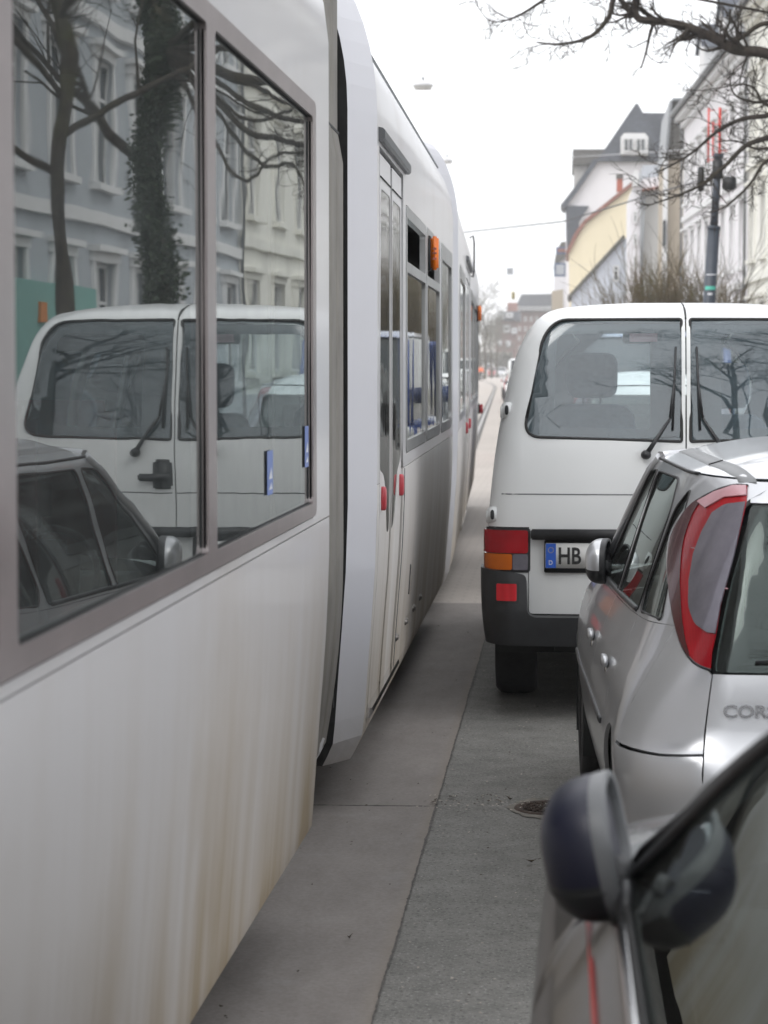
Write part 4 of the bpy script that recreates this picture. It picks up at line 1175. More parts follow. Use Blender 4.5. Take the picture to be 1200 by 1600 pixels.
# ------------------------------------------------------------------ dark car in the foreground
hw2 = [(.18, .80), (.35, .86), (.60, .885), (.75, .880), (.85, .845), (.93, .770), (1.0, .742), (1.15, .690), (1.30, .630), (1.40, .55)]
yr2 = [(.2, .05), (.4, .0), (.6, .0), (.9, .06), (1.0, .12), (1.33, .45), (1.40, .6)]
rc2 = [(.2, .3, .3), (.7, .3, .35), (1.0, .25, .45), (1.4, .25, .5)]
def plain_rear(hwf, seamx=.55, z0=.26, zb=.62, zt=1.33, yq=.34, win=(.94, 1.28), lampz=(.66, .9), lens_='l_red'):
    def f(B):
        bl = [(-B.a(yq-.002, z), z) for z in np.linspace(z0, zb-.003, 5)]; bumper = bl+[(-p[0], p[1]) for p in bl[::-1]]
        ql = [(-B.a(yq-.002, z), z) for z in np.linspace(zb+.003, zt-.005, 10)]
        wl = rnd([(-.46, win[0]), (.46, win[0]), (.38, win[1]), (-.38, win[1])], .05, 4)
        lm = [(-B.a(yq-.03, lampz[0]), lampz[0]), (-seamx, lampz[0]), (-seamx, lampz[1]), (-B.a(yq-.03, lampz[1]), lampz[1])]
        lr = [(-a, z) for a, z in lm][::-1]
        return [('bumper', bumper, 'paint', []), ('tailgate', ql+[(-p[0], p[1]) for p in ql[::-1]], 'paint', [wl, lm, lr]), ('rear_window', wl, 'dark_glass', []), ('tail_light', lm, lens_, []), ('tail_light', lr, lens_, [])]
    return f
W2 = 2.56
PD = dict(crown=.03, taper=lambda y, z: 1-.04*min(1, max(0, (y-2.6)/1.5))**2, wr=.30, wy=(.72, 3.28), arch=.345, sill=.25, apil=(2.64, .945), ztop=1.34, ytop=1.62,
    ys0=.34, cuts=(1.10, 2.70), noseY=3.80, hoodEnd=4.08, bow=.34, fcrown=.1,
    side_top=[(.3, .985), (1.2, .958), (2.0, .948), (2.65, .945), (3.0, .925), (3.4, .86), (3.8, .72)],
    handles=[(1.28, .84)], tw=.19, spokes=5, spine=(.95, 1.6), dome=.075, cabin0=.8, shelf=.85, seats=[(.9, (-.34, .34)), (1.75, (-.36, .36))], seatz=.50, hcrown=.06,
    rear=plain_rear(None), black_pillar=True, gh_mat=M['plastic'], pr=.007)
PD['green'] = dict(out=[(.345, .984), (1.2, .959), (2.0, .949), (2.64, .946), (2.555, 1.02), (1.67, 1.335), (.345, 1.335)],
    holes=[rnd([(.75, 1.0), (1.10, .99), (1.10, 1.28), (.95, 1.28)], .03, 3), rnd([(1.20, .985), (2.612, .960), (2.535, 1.02), (1.665, 1.322), (1.20, 1.322)], [.03, .01, .03, .05, .03], 4)])
YF_D = [(.2, 4.05), (.5, 4.12), (.70, 4.08), (.85, 3.85), (.95, 3.5), (1.0, 3.0), (1.34, 2.2)]
dark, BD = simple_car('parked_car', 'dark metallic car with a folded navy door mirror, closest at the lower right', 'car', 4.12, hw2, yr2, YF_D, rc2, (.45, .40), 'black_paint', (.835, .50, 0), 0.0, PD, glass='car_glass')
for sg in (-1, 1):
    mb = MB(); P_ = [(2.66-1.03*f, .95+.40*f) for f in np.linspace(0, 1, 12)]
    mb.tube([Vector((sg*(BD.hw(z)*.995-.018), y+.035, z+.004)) for y, z in P_], .006, 6); mb.build('windscreen_trim', M['ditch'], dark)
    strip('waist_trim', [(1.12, .962), (2.0, .951), (2.58, .948)], BD, .022, 'chrome', dark, sg, n=30)
    strip('coach_stripe', [(.4, .915), (1.5, .90), (2.64, .895), (3.1, .872)], BD, .007, 'stripe', dark, sg, n=40)
    mb = MB(); c = BD.S(*BD.side(sg)(2.50, .97))
    mb.blob(c+Vector((sg*.004, .0, -.012)), (.016, .07, .03), .8, .8); mb.build('mirror_foot', M['plastic'], dark)
    wing_mirror(dark, c+Vector((0, .02, -.005)), (c.x+sg*.028, c.y+.06, 1.018), .082, .105, .088, math.radians(-6) if sg < 0 else math.radians(186), 'navy', 'plastic', 'bezel', lowfrac=-.35, roll=math.radians(-12))
# ================================================================== WHITE VAN
def white_van():
    hw = [(.22, .83), (.35, .895), (.60, .918), (.85, .92), (1.05, .905), (1.31, .872), (1.55, .828), (1.75, .765), (1.83, .722), (1.868, .69), (1.905, .640), (1.922, .56)]
    yr = [(.25, .03), (.5, 0), (1.0, .008), (1.25, .022), (1.35, .035), (1.8, .115), (1.86, .145), (1.90, .205), (1.922, .31)]
    rc = [(.2, .16, .16), (.9, .13, .14), (1.3, .13, .16), (1.7, .16, .20), (1.86, .18, .28), (1.922, .25, .30)]
    yf = [(.2, 4.66), (.6, 4.72), (.9, 4.66), (1.05, 4.45), (1.2, 4.0), (1.5, 3.85), (1.922, 3.4)]
    B = Body(4.7, hw, yr, yf, rc, (.30, .30), .035, None, .06)
    root = empty('parked_van', (.553, 10.98, 0), math.radians(.6), 'white van with two glazed rear doors and HB number plate, ahead of the silver hatchback', 'van')
    wt = M['white']
    G = .0035; TL = (-.722, .692, .882)      # tail lamp: inner edge, bottom, top
    def side_a(z, k): w, rx, ry, q, *_ = B.par(z); return w-rx+q*k
    edge = lambda z: -side_a(z, .80)
    win = rnd([(-.752, 1.312), (-.020, 1.292), (-.020, 1.858), (-.662, 1.856)], [.085, .012, .012, .11], 7)
    mir = lambda p: [(-a, z) for a, z in p][::-1]
    def door(sg):
        zs = np.linspace(.893, 1.915, 18)
        o = [(-.722, .49), (-G, .49), (-G, 1.915)] + [(edge(z), z) for z in zs[::-1]] + [(-.722, .893)]
        o = rnd(o, [.02]+[0]*(len(o)-1), 4)
        w = win
        if sg > 0: o = mir(o); w = mir(w)
        d = bpanel('rear_door', o, B, wt, root, 0, False, .045, holes=[w], thick=.025)
        # glass with its dark border and the rubber round it
        g = bpanel('rear_window', w, B, 'van_glass', d, 0, False, .08, thick=0, off=-.003)
        inn = rnd([(-.612, 1.365), (-.165, 1.350), (-.165, 1.80), (-.600, 1.80)], [.05, .02, .02, .06], 5)
        if sg > 0: inn = mir(inn)
        bpanel('window_border', w, B, 'trim', g, 0, False, .08, holes=[inn], thick=0, off=-.030)
        mb = MB(); mb.tube([B.S(a, z) for a, z in w+[w[0]]], .0075, 6); mb.build('window_seal', M['rubber'], g)
        # dark line standing in for the shade of the pressed crease
        x0 = -.86 if sg < 0 else .02; x1 = -.006 if sg < 0 else .86
        mb = MB(); mb.tube([B.S(a, 1.046)+Vector((0, .0012, 0)) for a in np.linspace(x0, x1, 20)], .0032, 5); mb.build('door_crease_shade', M['trim'], d)
        # hinges on the corner
        for z in (1.435, .948):
            q = B.S(sg*side_a(z, .60), z); n = Vector((sg*.28, -1, 0)).normalized()
            Mx = frame_m(q, Vector((0, 0, 1)).cross(n), (0, 0, 1))
            mb = MB(); mb.box((-.026, -.036, -.03), (.026, .036, .014), 0, Mx, .007); mb.box((-.034 if sg < 0 else .018, -.04, -.02), (-.018 if sg < 0 else .034, .02, .008), 0, Mx, .004); h = mb.build('hinge', wt, d)
            mb = MB(); mb.blob((0, 0, .013), (.010, .024, .006), .8, .8, 14, 8, 0, Mx); mb.build('hinge_pin', M['plastic'], h)
        # wiper
        s = sg
        piv = B.S(s*.185, 1.232)+Vector((0, -.03, 0)); k1 = B.S(s*.075, 1.40)+Vector((0, -.03, 0)); 
        mb = MB(); mb.blob(piv+Vector((0, .008, 0)), (.024, .03, .022)); mb.tube([piv, piv.lerp(k1, .35), k1], [.013, .010, .006], 8)
        b0 = B.S(s*.063, 1.345)+Vector((0, -.02, 0)); b1 = B.S(s*.048, 1.73)+Vector((0, -.02, 0))
        mb.tube([b0, b0.lerp(b1, .5), b1], .006, 6); mb.tube([k1, b0.lerp(b1, .6)], .006, 6)
        mb.build('wiper', M['plastic'], d)
        return d
    dl = door(-1); dr = door(1)
    # handle on the right-hand door
    mb = MB(); mb.box((.015, B.yr(1.12)-.012, 1.055), (.105, B.yr(1.12)+.01, 1.20), 0, None, .012); mb.build('handle_recess', M['plastic'], dr)
    mb = MB(); mb.box((.025, B.yr(1.12)-.03, 1.10), (.175, B.yr(1.12)-.014, 1.135), 0, None, .007); mb.build('door_handle', M['plastic'], dr)
    # corner posts / sides
    for sg in (-1, 1):
        zs = np.linspace(.893, 1.915, 18)
        y1 = 4.30
        wy = (.88, 3.55); ar = .37; wr = .315
        a_r = [p for p in wellpoly(wy[0], ar, wr)[::-1] if p[1] > .31]; a_f = [p for p in wellpoly(wy[1], ar, wr)[::-1] if p[1] > .31]
        c = B.side(sg)
        o = [(sg*side_a(z, .80)+sg*.005, z) for z in zs]
        o = o + [c(y, 1.915) for y in (.8, 1.5, 2.2, 3.0, 3.45)]
        o = o + [c(3.62, 1.80), c(3.98, 1.30), c(4.02, 1.16), c(4.35, 1.02), c(4.40, .85), c(4.40, .31)]
        o = o + [c(*p) for p in a_f[::-1]]+[c(*p) for p in a_r[::-1]] + [c(.40, .31), c(.40, .893)]
        holes = []
        for ya, yb in ((.42, 1.45), (1.58, 2.55)):
            holes.append(rnd([c(ya, 1.24), c(yb, 1.24), c(yb-.0, 1.72), c(ya+.04, 1.72)], .05, 4))
        holes.append(rnd([c(2.70, 1.22), c(3.78, 1.22), c(3.40, 1.74), c(2.70, 1.74)], .05, 4))
        s_ = bpanel('body_side', o, B, wt, root, 0, False, .12, holes=holes, thick=.02)
        for h in holes: bpanel('side_window', h, B, 'clear_glass', s_, 0, False, .2, thick=0, off=-.006)
        for k in (0, 1): wheel(root, sg*(.895-.11), wy[k], .325, .205, sg, 6, 'alloy')
        for yc in wy:
            mb = MB(); pl = wellpoly(yc, ar+.004, wr, 18, -10, 190)
            mb.grid([[Vector((sg*.885, y, z)) for y, z in pl], [Vector((sg*.55, y, z)) for y, z in pl]]); mb.add([Vector((sg*.55, y, z)) for y, z in pl], [list(range(len(pl)))]); mb.build('wheel_housing', M['dark'], root)
        # tail light cluster wrapping the corner
        def TP(p): return [(sg*a, z) for a, z in p]
        out = -side_a(.80, .98)
        hs = bpanel('tail_light', rnd(TP([(out-.02, .684), (-.716, .684), (-.716, .888), (out-.02, .888)]), .014, 3), B, 'plastic', root, 0, False, .05, thick=.03, off=.004)
        bpanel('brake_lens', rnd(TP([(out-.012, .772), (-.726, .772), (-.726, .878), (out-.012, .878)]), .012, 3), B, 'l_red', hs, 0, False, .04, thick=.010, off=.016)
        bpanel('indicator_lens', rnd(TP([(out-.012, .694), (-.800, .694), (-.800, .768), (out-.012, .768)]), .010, 3), B, 'l_amber', hs, 0, False, .04, thick=.010, off=.016)
        bpanel('reversing_lens', rnd(TP([(-.797, .694), (-.726, .694), (-.726, .768), (-.797, .768)]), .010, 3), B, 'l_clear', hs, 0, False, .04, thick=.010, off=.016)
        # post below the lamp, behind the bumper corner
        bpanel('lower_corner', TP([(-side_a(.4, 1)-.26, .36), (-.726, .36), (-.726, .68), (-side_a(.6, 1)-.26, .68)]), B, wt, root, 0, False, .1, thick=.02, off=-.002)
    # rear bumper: swept black plastic with raised corners
    bw = Body(4.7, [(k, B.hw(k)+.03) for k in (.25, .35, .5, .6, .72)], [(.25, -.02), (.36, -.075), (.50, -.085), (.60, -.07), (.72, -.045)], yf, [(.2, .16, .22), (.72, .15, .20)], (.3, .3), .02, None, .06)
    half = [(-1.22, .39), (-.95, .345), (-.4, .345)]
    A = lambda z: -(bw.par(z)[0]-bw.par(z)[1]+bw.par(z)[3]+.18)
    outl = [(A(.36), .40), (A(.36)+.16, .350), (-.3, .345), (.3, .345), (-A(.36)-.16, .350), (-A(.36), .40), (-A(.69), .695), (-A(.69)-.10, .705), (.80, .69), (.735, .675), (.728, .50), (.70, .482), (-.70, .482), (-.728, .50), (-.735, .675), (-.80, .69), (A(.69)+.10, .705), (A(.69), .695)]
    bp = bpanel('bumper', rnd(outl, [.02]*len(outl), 3), bw, 'plastic', root, 0, False, .04, thick=.07)
    # shelf of the bumper under the doors
    mb = MB(); mb.grid([[bw.S(a, .4815) for a in np.linspace(-.73, .73, 16)], [Vector((a, .02, .484)) for a in np.linspace(-.73, .73, 16)]]); mb.build('bumper_step', M['plastic'], bp)
    for sg in (-1, 1):
        q = [(-.885, .556), (-.778, .556), (-.778, .634), (-.885, .634)]
        q = q if sg < 0 else mir(q)
        qo = [(-.898, .543), (-.765, .543), (-.765, .647), (-.898, .647)]; qo = qo if sg < 0 else mir(qo)
        fr = bpanel('reflector_frame', rnd(qo, .012, 3), bw, 'rubber', bp, 0, False, .04, thick=.004, off=.003)
        bpanel('rear_reflector', rnd(q, .008, 3), bw, 'l_red2', bp, 0, False, .04, thick=.006, off=.008)
    # plate, its holder and the dark lamp bar above
    yb = B.yr(.8)
    mb = MB(); mb.box((-.715, yb-.035, .838), (.40, yb+.01, .886), 0, None, .006); mb.build('plate_light_bar', M['plastic'], dl)
    mb = MB(); mb.box((-.652, yb-.012, .684), (-.10, yb+.002, .836), 0, None, .004); hold = mb.build('plate_holder', M['plastic'], dl)
    mb = MB(); mb.box((-.646, yb-.020, .706), (-.124, yb-.011, .822), 0, None, .003); pl = mb.build('number_plate', M['plate'], hold)
    mb = MB(); mb.box((-.6445, yb-.0215, .7075), (-.598, yb-.0195, .8205)); mb.build('plate_band', M['eu'], pl)
    for k in range(12):
        a = 2*math.pi*k/12; c = (-.621+.012*math.cos(a), yb-.0222, .790+.012*math.sin(a)); mb = MB() if k == 0 else mb
        mb.box((c[0]-.0016, c[1], c[2]-.0016), (c[0]+.0016, c[1]+.001, c[2]+.0016))
    mb.build('plate_stars', M['yellow'], pl)
    MX = lambda x, z: frame_m((x, yb-.0218, z), (1, 0, 0), (0, 0, 1))
    text_mesh('plate_letters', 'D', .030, MX(-.632, .722), M['plate'], pl, .0006, .9)
    text_mesh('plate_letters', 'HB', .108, MX(-.590, .727), M['ink'], pl, .0008, .78, .0022)
    # roof
    rows = greenhouse_front(B, root, 1.915, 1.16, 3.45, 4.02, .30, wt, 'clear_glass')
    ring = [B.S(a, 1.915) for a in np.linspace(-B.a(3.45, 1.915), B.a(3.45, 1.915), 60)]+[p.copy() for p in rows[-1][::-1]][1:-1]
    rr = []
    for t in (0, .03, .08, .16, .3, .5, .75, 1.0):
        r = []
        for p in ring:
            sp = Vector((0, min(max(p.y, .75), 3.0), 1.915)); q = p.lerp(sp, t); q.z = p.z*(1-t)+1.915*t+.032*(1-(1-t)**3); r.append(q)
        rr.append(r)
    mb = MB(); mb.grid(rr, 0, True, False, True); mb.build('roof', wt, root)
    mb = MB(); zz = [(B.S(0, z).y-.001, z) for z in np.linspace(1.86, 1.915, 6)]
    mb.tube([Vector((0, y, z)) for y, z in zz]+[Vector((0, .36, 1.93)), Vector((0, .55, 1.942)), Vector((0, .8, 1.9475))], .0045, 5); mb.build('roof_seam', M['rubber'], root)
    # bonnet, nose
    hood = []
    for s in np.linspace(0, 1, 8):
        y = 4.02+.40*s; z = 1.16-.22*s*s-.03*s; hood.append([Vector((.90*t*(1-.05*s), y+(.30-.02*s)*(1-abs(t)**2.2), z+.03*(1-t*t))) for t in np.linspace(-1, 1, 13)])
    for z in (.80, .6, .40, .26): hood.append([Vector((.87*t, 4.42+(.27 if z > .5 else .29)*(1-abs(t)**2.2), z)) for t in np.linspace(-1, 1, 13)])
    mb = MB(); mb.grid(hood); mb.build('bonnet', wt, root)
    # inside: lining, dark floor, seats, headrests
    mb = MB(); mb.box((-.78, .12, .36), (.78, 4.2, .48)); mb.box((-.60, .10, .30), (.60, .9, .40)); mb.build('floor_pan', M['dark'], root)
    for sg in (-1, 1):
        bpanel('inner_lining', [(sg*a, z) for a, z in ((side_a(.5, .95), .5), (side_a(.5, .95)+3.2, .5), (side_a(1.15, .95)+3.2, 1.15), (side_a(1.15, .95), 1.15))], B, 'dark', root, 0, False, .2, thick=0, off=-.04)
        bpanel('inner_lining', [(sg*a, z) for a, z in ((.01, .50), (side_a(.5, .95), .5), (side_a(1.25, .95), 1.25), (.01, 1.25))], B, 'dark', root, 0, False, .1, thick=0, off=-.04)
    def seat(x, y, w, zb, head=True):
        mb = MB(); mb.blob((x, y, (.7+zb)/2), (w, .09, (zb-.66)/2), .35, .5, 28, 16); mb.box((x-w, y, .66), (x+w, y+.5, .84), 0, None, .06)
        if head:
            mb.blob((x, y, zb+.185), (.15, .06, .135), .45, .45, 28, 16)
            for d in (-.05, .05): mb.tube([(x+d, y, zb-.02), (x+d, y, zb+.1)], .008, 6)
        mb.build('seat', M['cloth'], root)
    seat(-.37, 3.05, .26, 1.40); seat(.40, 3.05, .26, 1.34)
    mb = MB(); mb.blob((-.35, 1.63, 1.0), (.34, .10, .31), .35, .5, 28, 16); mb.blob((.35, 1.63, 1.0), (.34, .10, .31), .35, .5, 28, 16); mb.box((-.68, 1.6, .62), (.68, 2.1, .84), 0, None, .07); mb.build('bench_seat', M['cloth'], root)
    mb = MB(); mb.tube([(-.38+.20*math.cos(k*math.pi/10), 3.62+.13*math.sin(k*math.pi/10), 1.18+.15*math.sin(k*math.pi/10)) for k in range(21)], .015, 6); mb.build('steering_wheel', M['plastic'], root)
    mb = MB(); mb.box((-.84, 3.70, .95), (.84, 4.12, 1.12), 0, None, .06); mb.build('dashboard', M['plastic'], root)
    mb = MB(); mb.box((-.29, .135, 1.745), (-.10, .17, 1.80), 0, None, .008); h = mb.build('high_brake_light', M['trim'], root)
    mb = MB(); mb.box((-.26, .130, 1.753), (-.13, .134, 1.792)); mb.build('brake_lens', M['l_pink'], h)
    mb = MB(); mb.tube([(-.3, .6, .30), (.5, .65, .28)], .06, 10); mb.blob((.25, .45, .33), (.3, .14, .08)); mb.tube([(-.60, .88, .32), (.60, .88, .32)], .045, 8); mb.build('exhaust_and_axle', M['dark'], root)
    for sg in (-1, 1):
        c = B.S(*B.side(sg)(3.75, 1.2)); mb = MB(); mb.blob((c.x-sg*.005, c.y-.10, 1.30), (.035, .13, .12), .6, .6); mb.build('wing_mirror', M['plastic'], root)
    return root
van = white_van()
# ================================================================== GROUND
def cshift(y): return 0.0 if y < 18 else -.030*(y-18)-.00002*(y-18)**2
YS = [-25, -5, 0, 5, 10, 16.3, 18, 24, 32, 45, 60, 80, 110, 150, 200, 260, 330, 420, 520]
def band(name, x0, x1, z, mat, ya=-25, yb=520, kind='structure', thick=0.0):
    ys = [ya]+[y for y in YS if ya < y < yb]+[yb]; mb = MB()
    rows = [[Vector((x0+cshift(y), y, z)), Vector((x1+cshift(y), y, z))] for y in ys]
    mb.grid(rows, 0, False)
    if thick:
        mb.grid([[Vector((x0+cshift(y), y, z)), Vector((x0+cshift(y), y, z-thick))] for y in ys], 0, False)
        mb.grid([[Vector((x1+cshift(y), y, z)), Vector((x1+cshift(y), y, z-thick))] for y in ys], 0, False)
    o = mb.build(name, M[mat]); o['kind'] = kind; return o
mb = MB(); mb.add([(-700, -200, -.05), (700, -200, -.05), (700, 1400, -.05), (-700, 1400, -.05)], [(0,1,2,3)]); g = mb.build('ground', M['soil']); g['kind'] = 'structure'
band('parking_lane', -.482, 2.05, 0.0, 'asphalt', -25, 16.3)
band('tram_lane', -3.3, -.478, .004, 'concrete', -25, 16.3)
band('street', -6.6, 2.05, -.001, 'setts', 16.3, 520)
band('left_lane', -6.6, -3.3, 0.0, 'asphalt', -25, 16.3)
band('kerb', 2.05, 2.19, .12, 'kerb', thick=.2)
band('pavement', 2.19, 9.6, .115, 'pave', thick=.1)
band('left_kerb', -6.74, -6.6, .12, 'kerb', thick=.2)
band('left_pavement', -12, -6.74, .115, 'pave', thick=.1)
for x in (-1.13, -2.57):
    ys = np.concatenate([np.linspace(-10, 18, 8), np.linspace(22, 330, 90)])
    mb = MB()
    bend = lambda y: (0 if y < 18 else -.0262*(y-18)) - (0 if y < 173 else .00023*(y-173)**2)
    mb.grid([[Vector((x+bend(y)-.035, y, .007)), Vector((x+bend(y)+.035, y, .007))] for y in ys], 0, False)
    mb.grid([[Vector((x+bend(y)-.12, y, .004)), Vector((x+bend(y)+.12, y, .004))] for y in ys], 1, False)
    o = mb.build('tram_rail', [M['steel'], M['tar']]); o['kind'] = 'structure'
# ragged joint between the lane slabs and the asphalt
rng = random.Random(3); mb = MB(); ys = np.arange(2.0, 16.3, .022); rows = []; x = -.476
for y in ys:
    x = -.476+.85*(x+.476)+rng.gauss(0, .0008); w = max(.0008, .0024+rng.gauss(0, .0010)+.0022*max(0, math.sin(y*1.7)-.3))
    rows.append([Vector((x-w, y, .0075)), Vector((x+w, y, .0075))])
mb.grid(rows, 0, False); o = mb.build('road_joint', M['tar']); o['kind'] = 'structure'

def ragged(name, cx, cy, rx, ry, z, mat, n=40, jit=.25, seed=1, kind='structure'):
    r = random.Random(seed); mb = MB(); pts = []
    ph = [r.uniform(0, 6.28) for _ in range(5)]
    for k in range(n):
        t = 2*math.pi*k/n; f = 1+jit*(.5*math.sin(2*t+ph[0])+.4*math.sin(3*t+ph[1])+.3*math.sin(7*t+ph[2])+.25*math.sin(13*t+ph[3]))
        pts.append(Vector((cx+rx*f*math.cos(t), cy+ry*f*math.sin(t), z)))
    mb.add(pts+[Vector((cx, cy, z))], [(k, (k+1) % n, n) for k in range(n)]); o = mb.build(name, M[mat]); o['kind'] = kind; return o
# round drain cover in a worn patch of mortar
MX0, MY0 = -.045, 8.72
ragged('mortar_patch', MX0, MY0, .16, .22, .0035, 'grout', 90, .10, 5)
mh = empty('manhole_cover', (MX0, MY0, .0), 0, 'small round rusty iron manhole cover set in the asphalt beside the grey hatchback', 'manhole cover')
mb = MB(); mb.lathe([(0, .004), (.118, .004), (.122, .009), (.138, .009), (.142, .003)], 48); mb.build('cover_plate', M['iron'], mh)
mb = MB()
for ring_, n in ((.034, 6), (.058, 12), (.080, 18), (.101, 24)):
    for k in range(n):
        a = 2*math.pi*(k+.3)/n; Mr = Matrix.Rotation(a, 4, 'Z')
        mb.box((ring_-.007, -.0085, .004), (ring_+.007, .0085, .013), 0, Mr, .002)
mb.build('tread_studs', M['iron'], mh)
def litter(n, seed, x0, x1, y0, y1, s0, s1, name, mat, kind):
    r = random.Random(seed); mb = MB()
    for _ in range(n):
        x = r.uniform(x0, x1); y = r.uniform(y0, y1); s = r.uniform(s0, s1); a = r.uniform(0, 6.28)
        q = [Vector((x+s*math.cos(a+t)*k, y+s*math.sin(a+t)*k*1.1, .0085+r.uniform(0, .004))) for t, k in ((0, 1), (1.4, .6), (2.9, .9), (4.4, .5))]
        mb.add(q, [(0,1,2,3)])
    o = mb.build(name, M[mat]); o['kind'] = kind; return o
litter(700, 4, -.46, .6, 5.2, 16, .002, .008, 'road_grit', 'pale_chip', 'stuff')
litter(300, 9, -2.0, .5, 5.2, 16, .003, .009, 'dark_grit', 'leaf_brown', 'stuff')
litter(120, 12, MX0-.5, MX0+.1, MY0-.12, MY0+.22, .003, .010, 'washed_grit', 'pale_chip', 'stuff')
litter(40, 13, MX0-.45, MX0-.15, MY0-.02, MY0+.25, .004, .012, 'washed_leaf_crumbs', 'leaf_brown', 'stuff')
def leaf(px, py, s, a, lab, curl=.006):
    d = CAM_F + CAM_R*((px-600)/F) + CAM_U*((800-py)/F); t = -CZ/d.z; p = Vector((0, 0, CZ))+d*t
    mb = MB(); R = Matrix.Translation((p.x, p.y, .010)) @ Matrix.Rotation(a, 4, 'Z')
    o = [(-1, 0), (-.6, .25), (0, .42), (.5, .26), (1, 0), (.5, -.22), (0, -.36), (-.6, -.2)]
    mb.add([R @ Vector((x*s, y*s, curl*(1+x*x)*1.0)) for x, y in o]+[R @ Vector((0, 0, 0))], [(k, (k+1) % 8, 8) for k in range(8)])
    mb.tube([R @ Vector((1*s, 0, .01)), R @ Vector((1.5*s, .1*s, .012))], .0012, 4)
    tag(mb.build('dead_leaf', M['leaf_brown']), lab, 'leaf', 'dead leaves on the road')
leaf(830, 1352, .022, .2, 'curled brown leaf on the asphalt just left of the dark car')
leaf(546, 1472, .010, 1.0, 'tiny dark leaf on the concrete lane beside the tram')
leaf(797, 1254, .018, 2.2, 'dark scrap of leaf on the asphalt left of the manhole cover')

# ================================================================== BUILDINGS
def xf(y): return 8.73-.0376*y
def win_on(S, N, p0, p1, q0, q1, par, depth=.14, bars=(1, 1), frame=.07, mat='win_frame'):
    """window set back in its opening; S(p, q) is the wall plane, N its outward normal"""
    def bx(mb, a0, a1, b0, b1, d0, d1, mi=0):
        vs = [S(a, b)+N*d for d in (d0, d1) for a, b in ((a0, b0), (a1, b0), (a1, b1), (a0, b1))]
        mb.add(vs, [(0,3,2,1),(4,5,6,7),(0,1,5,4),(1,2,6,5),(2,3,7,6),(3,0,4,7)], mi)
    mb = MB()
    bx(mb, p0, p0+frame, q0, q1, -depth, -depth+.06); bx(mb, p1-frame, p1, q0, q1, -depth, -depth+.06)
    bx(mb, p0+frame, p1-frame, q0, q0+frame, -depth, -depth+.06); bx(mb, p0+frame, p1-frame, q1-frame, q1, -depth, -depth+.06)
    for k in range(bars[0]): c = p0+(p1-p0)*(k+1)/(bars[0]+1); bx(mb, c-.03, c+.03, q0+frame, q1-frame, -depth+.005, -depth+.055)
    if bars[1]: c = q0+(q1-q0)*.68; bx(mb, p0+frame, p1-frame, c-.03, c+.03, -depth+.008, -depth+.052)
    w = mb.build('window', M[mat], par)
    mb = MB(); mb.add([S(p0+.02, q0+.02)-N*(depth-.02), S(p1-.02, q0+.02)-N*(depth-.02), S(p1-.02, q1-.02)-N*(depth-.02), S(p0+.02, q1-.02)-N*(depth-.02)], [(0,1,2,3)]); mb.build('pane', M['win'], w)
    return w
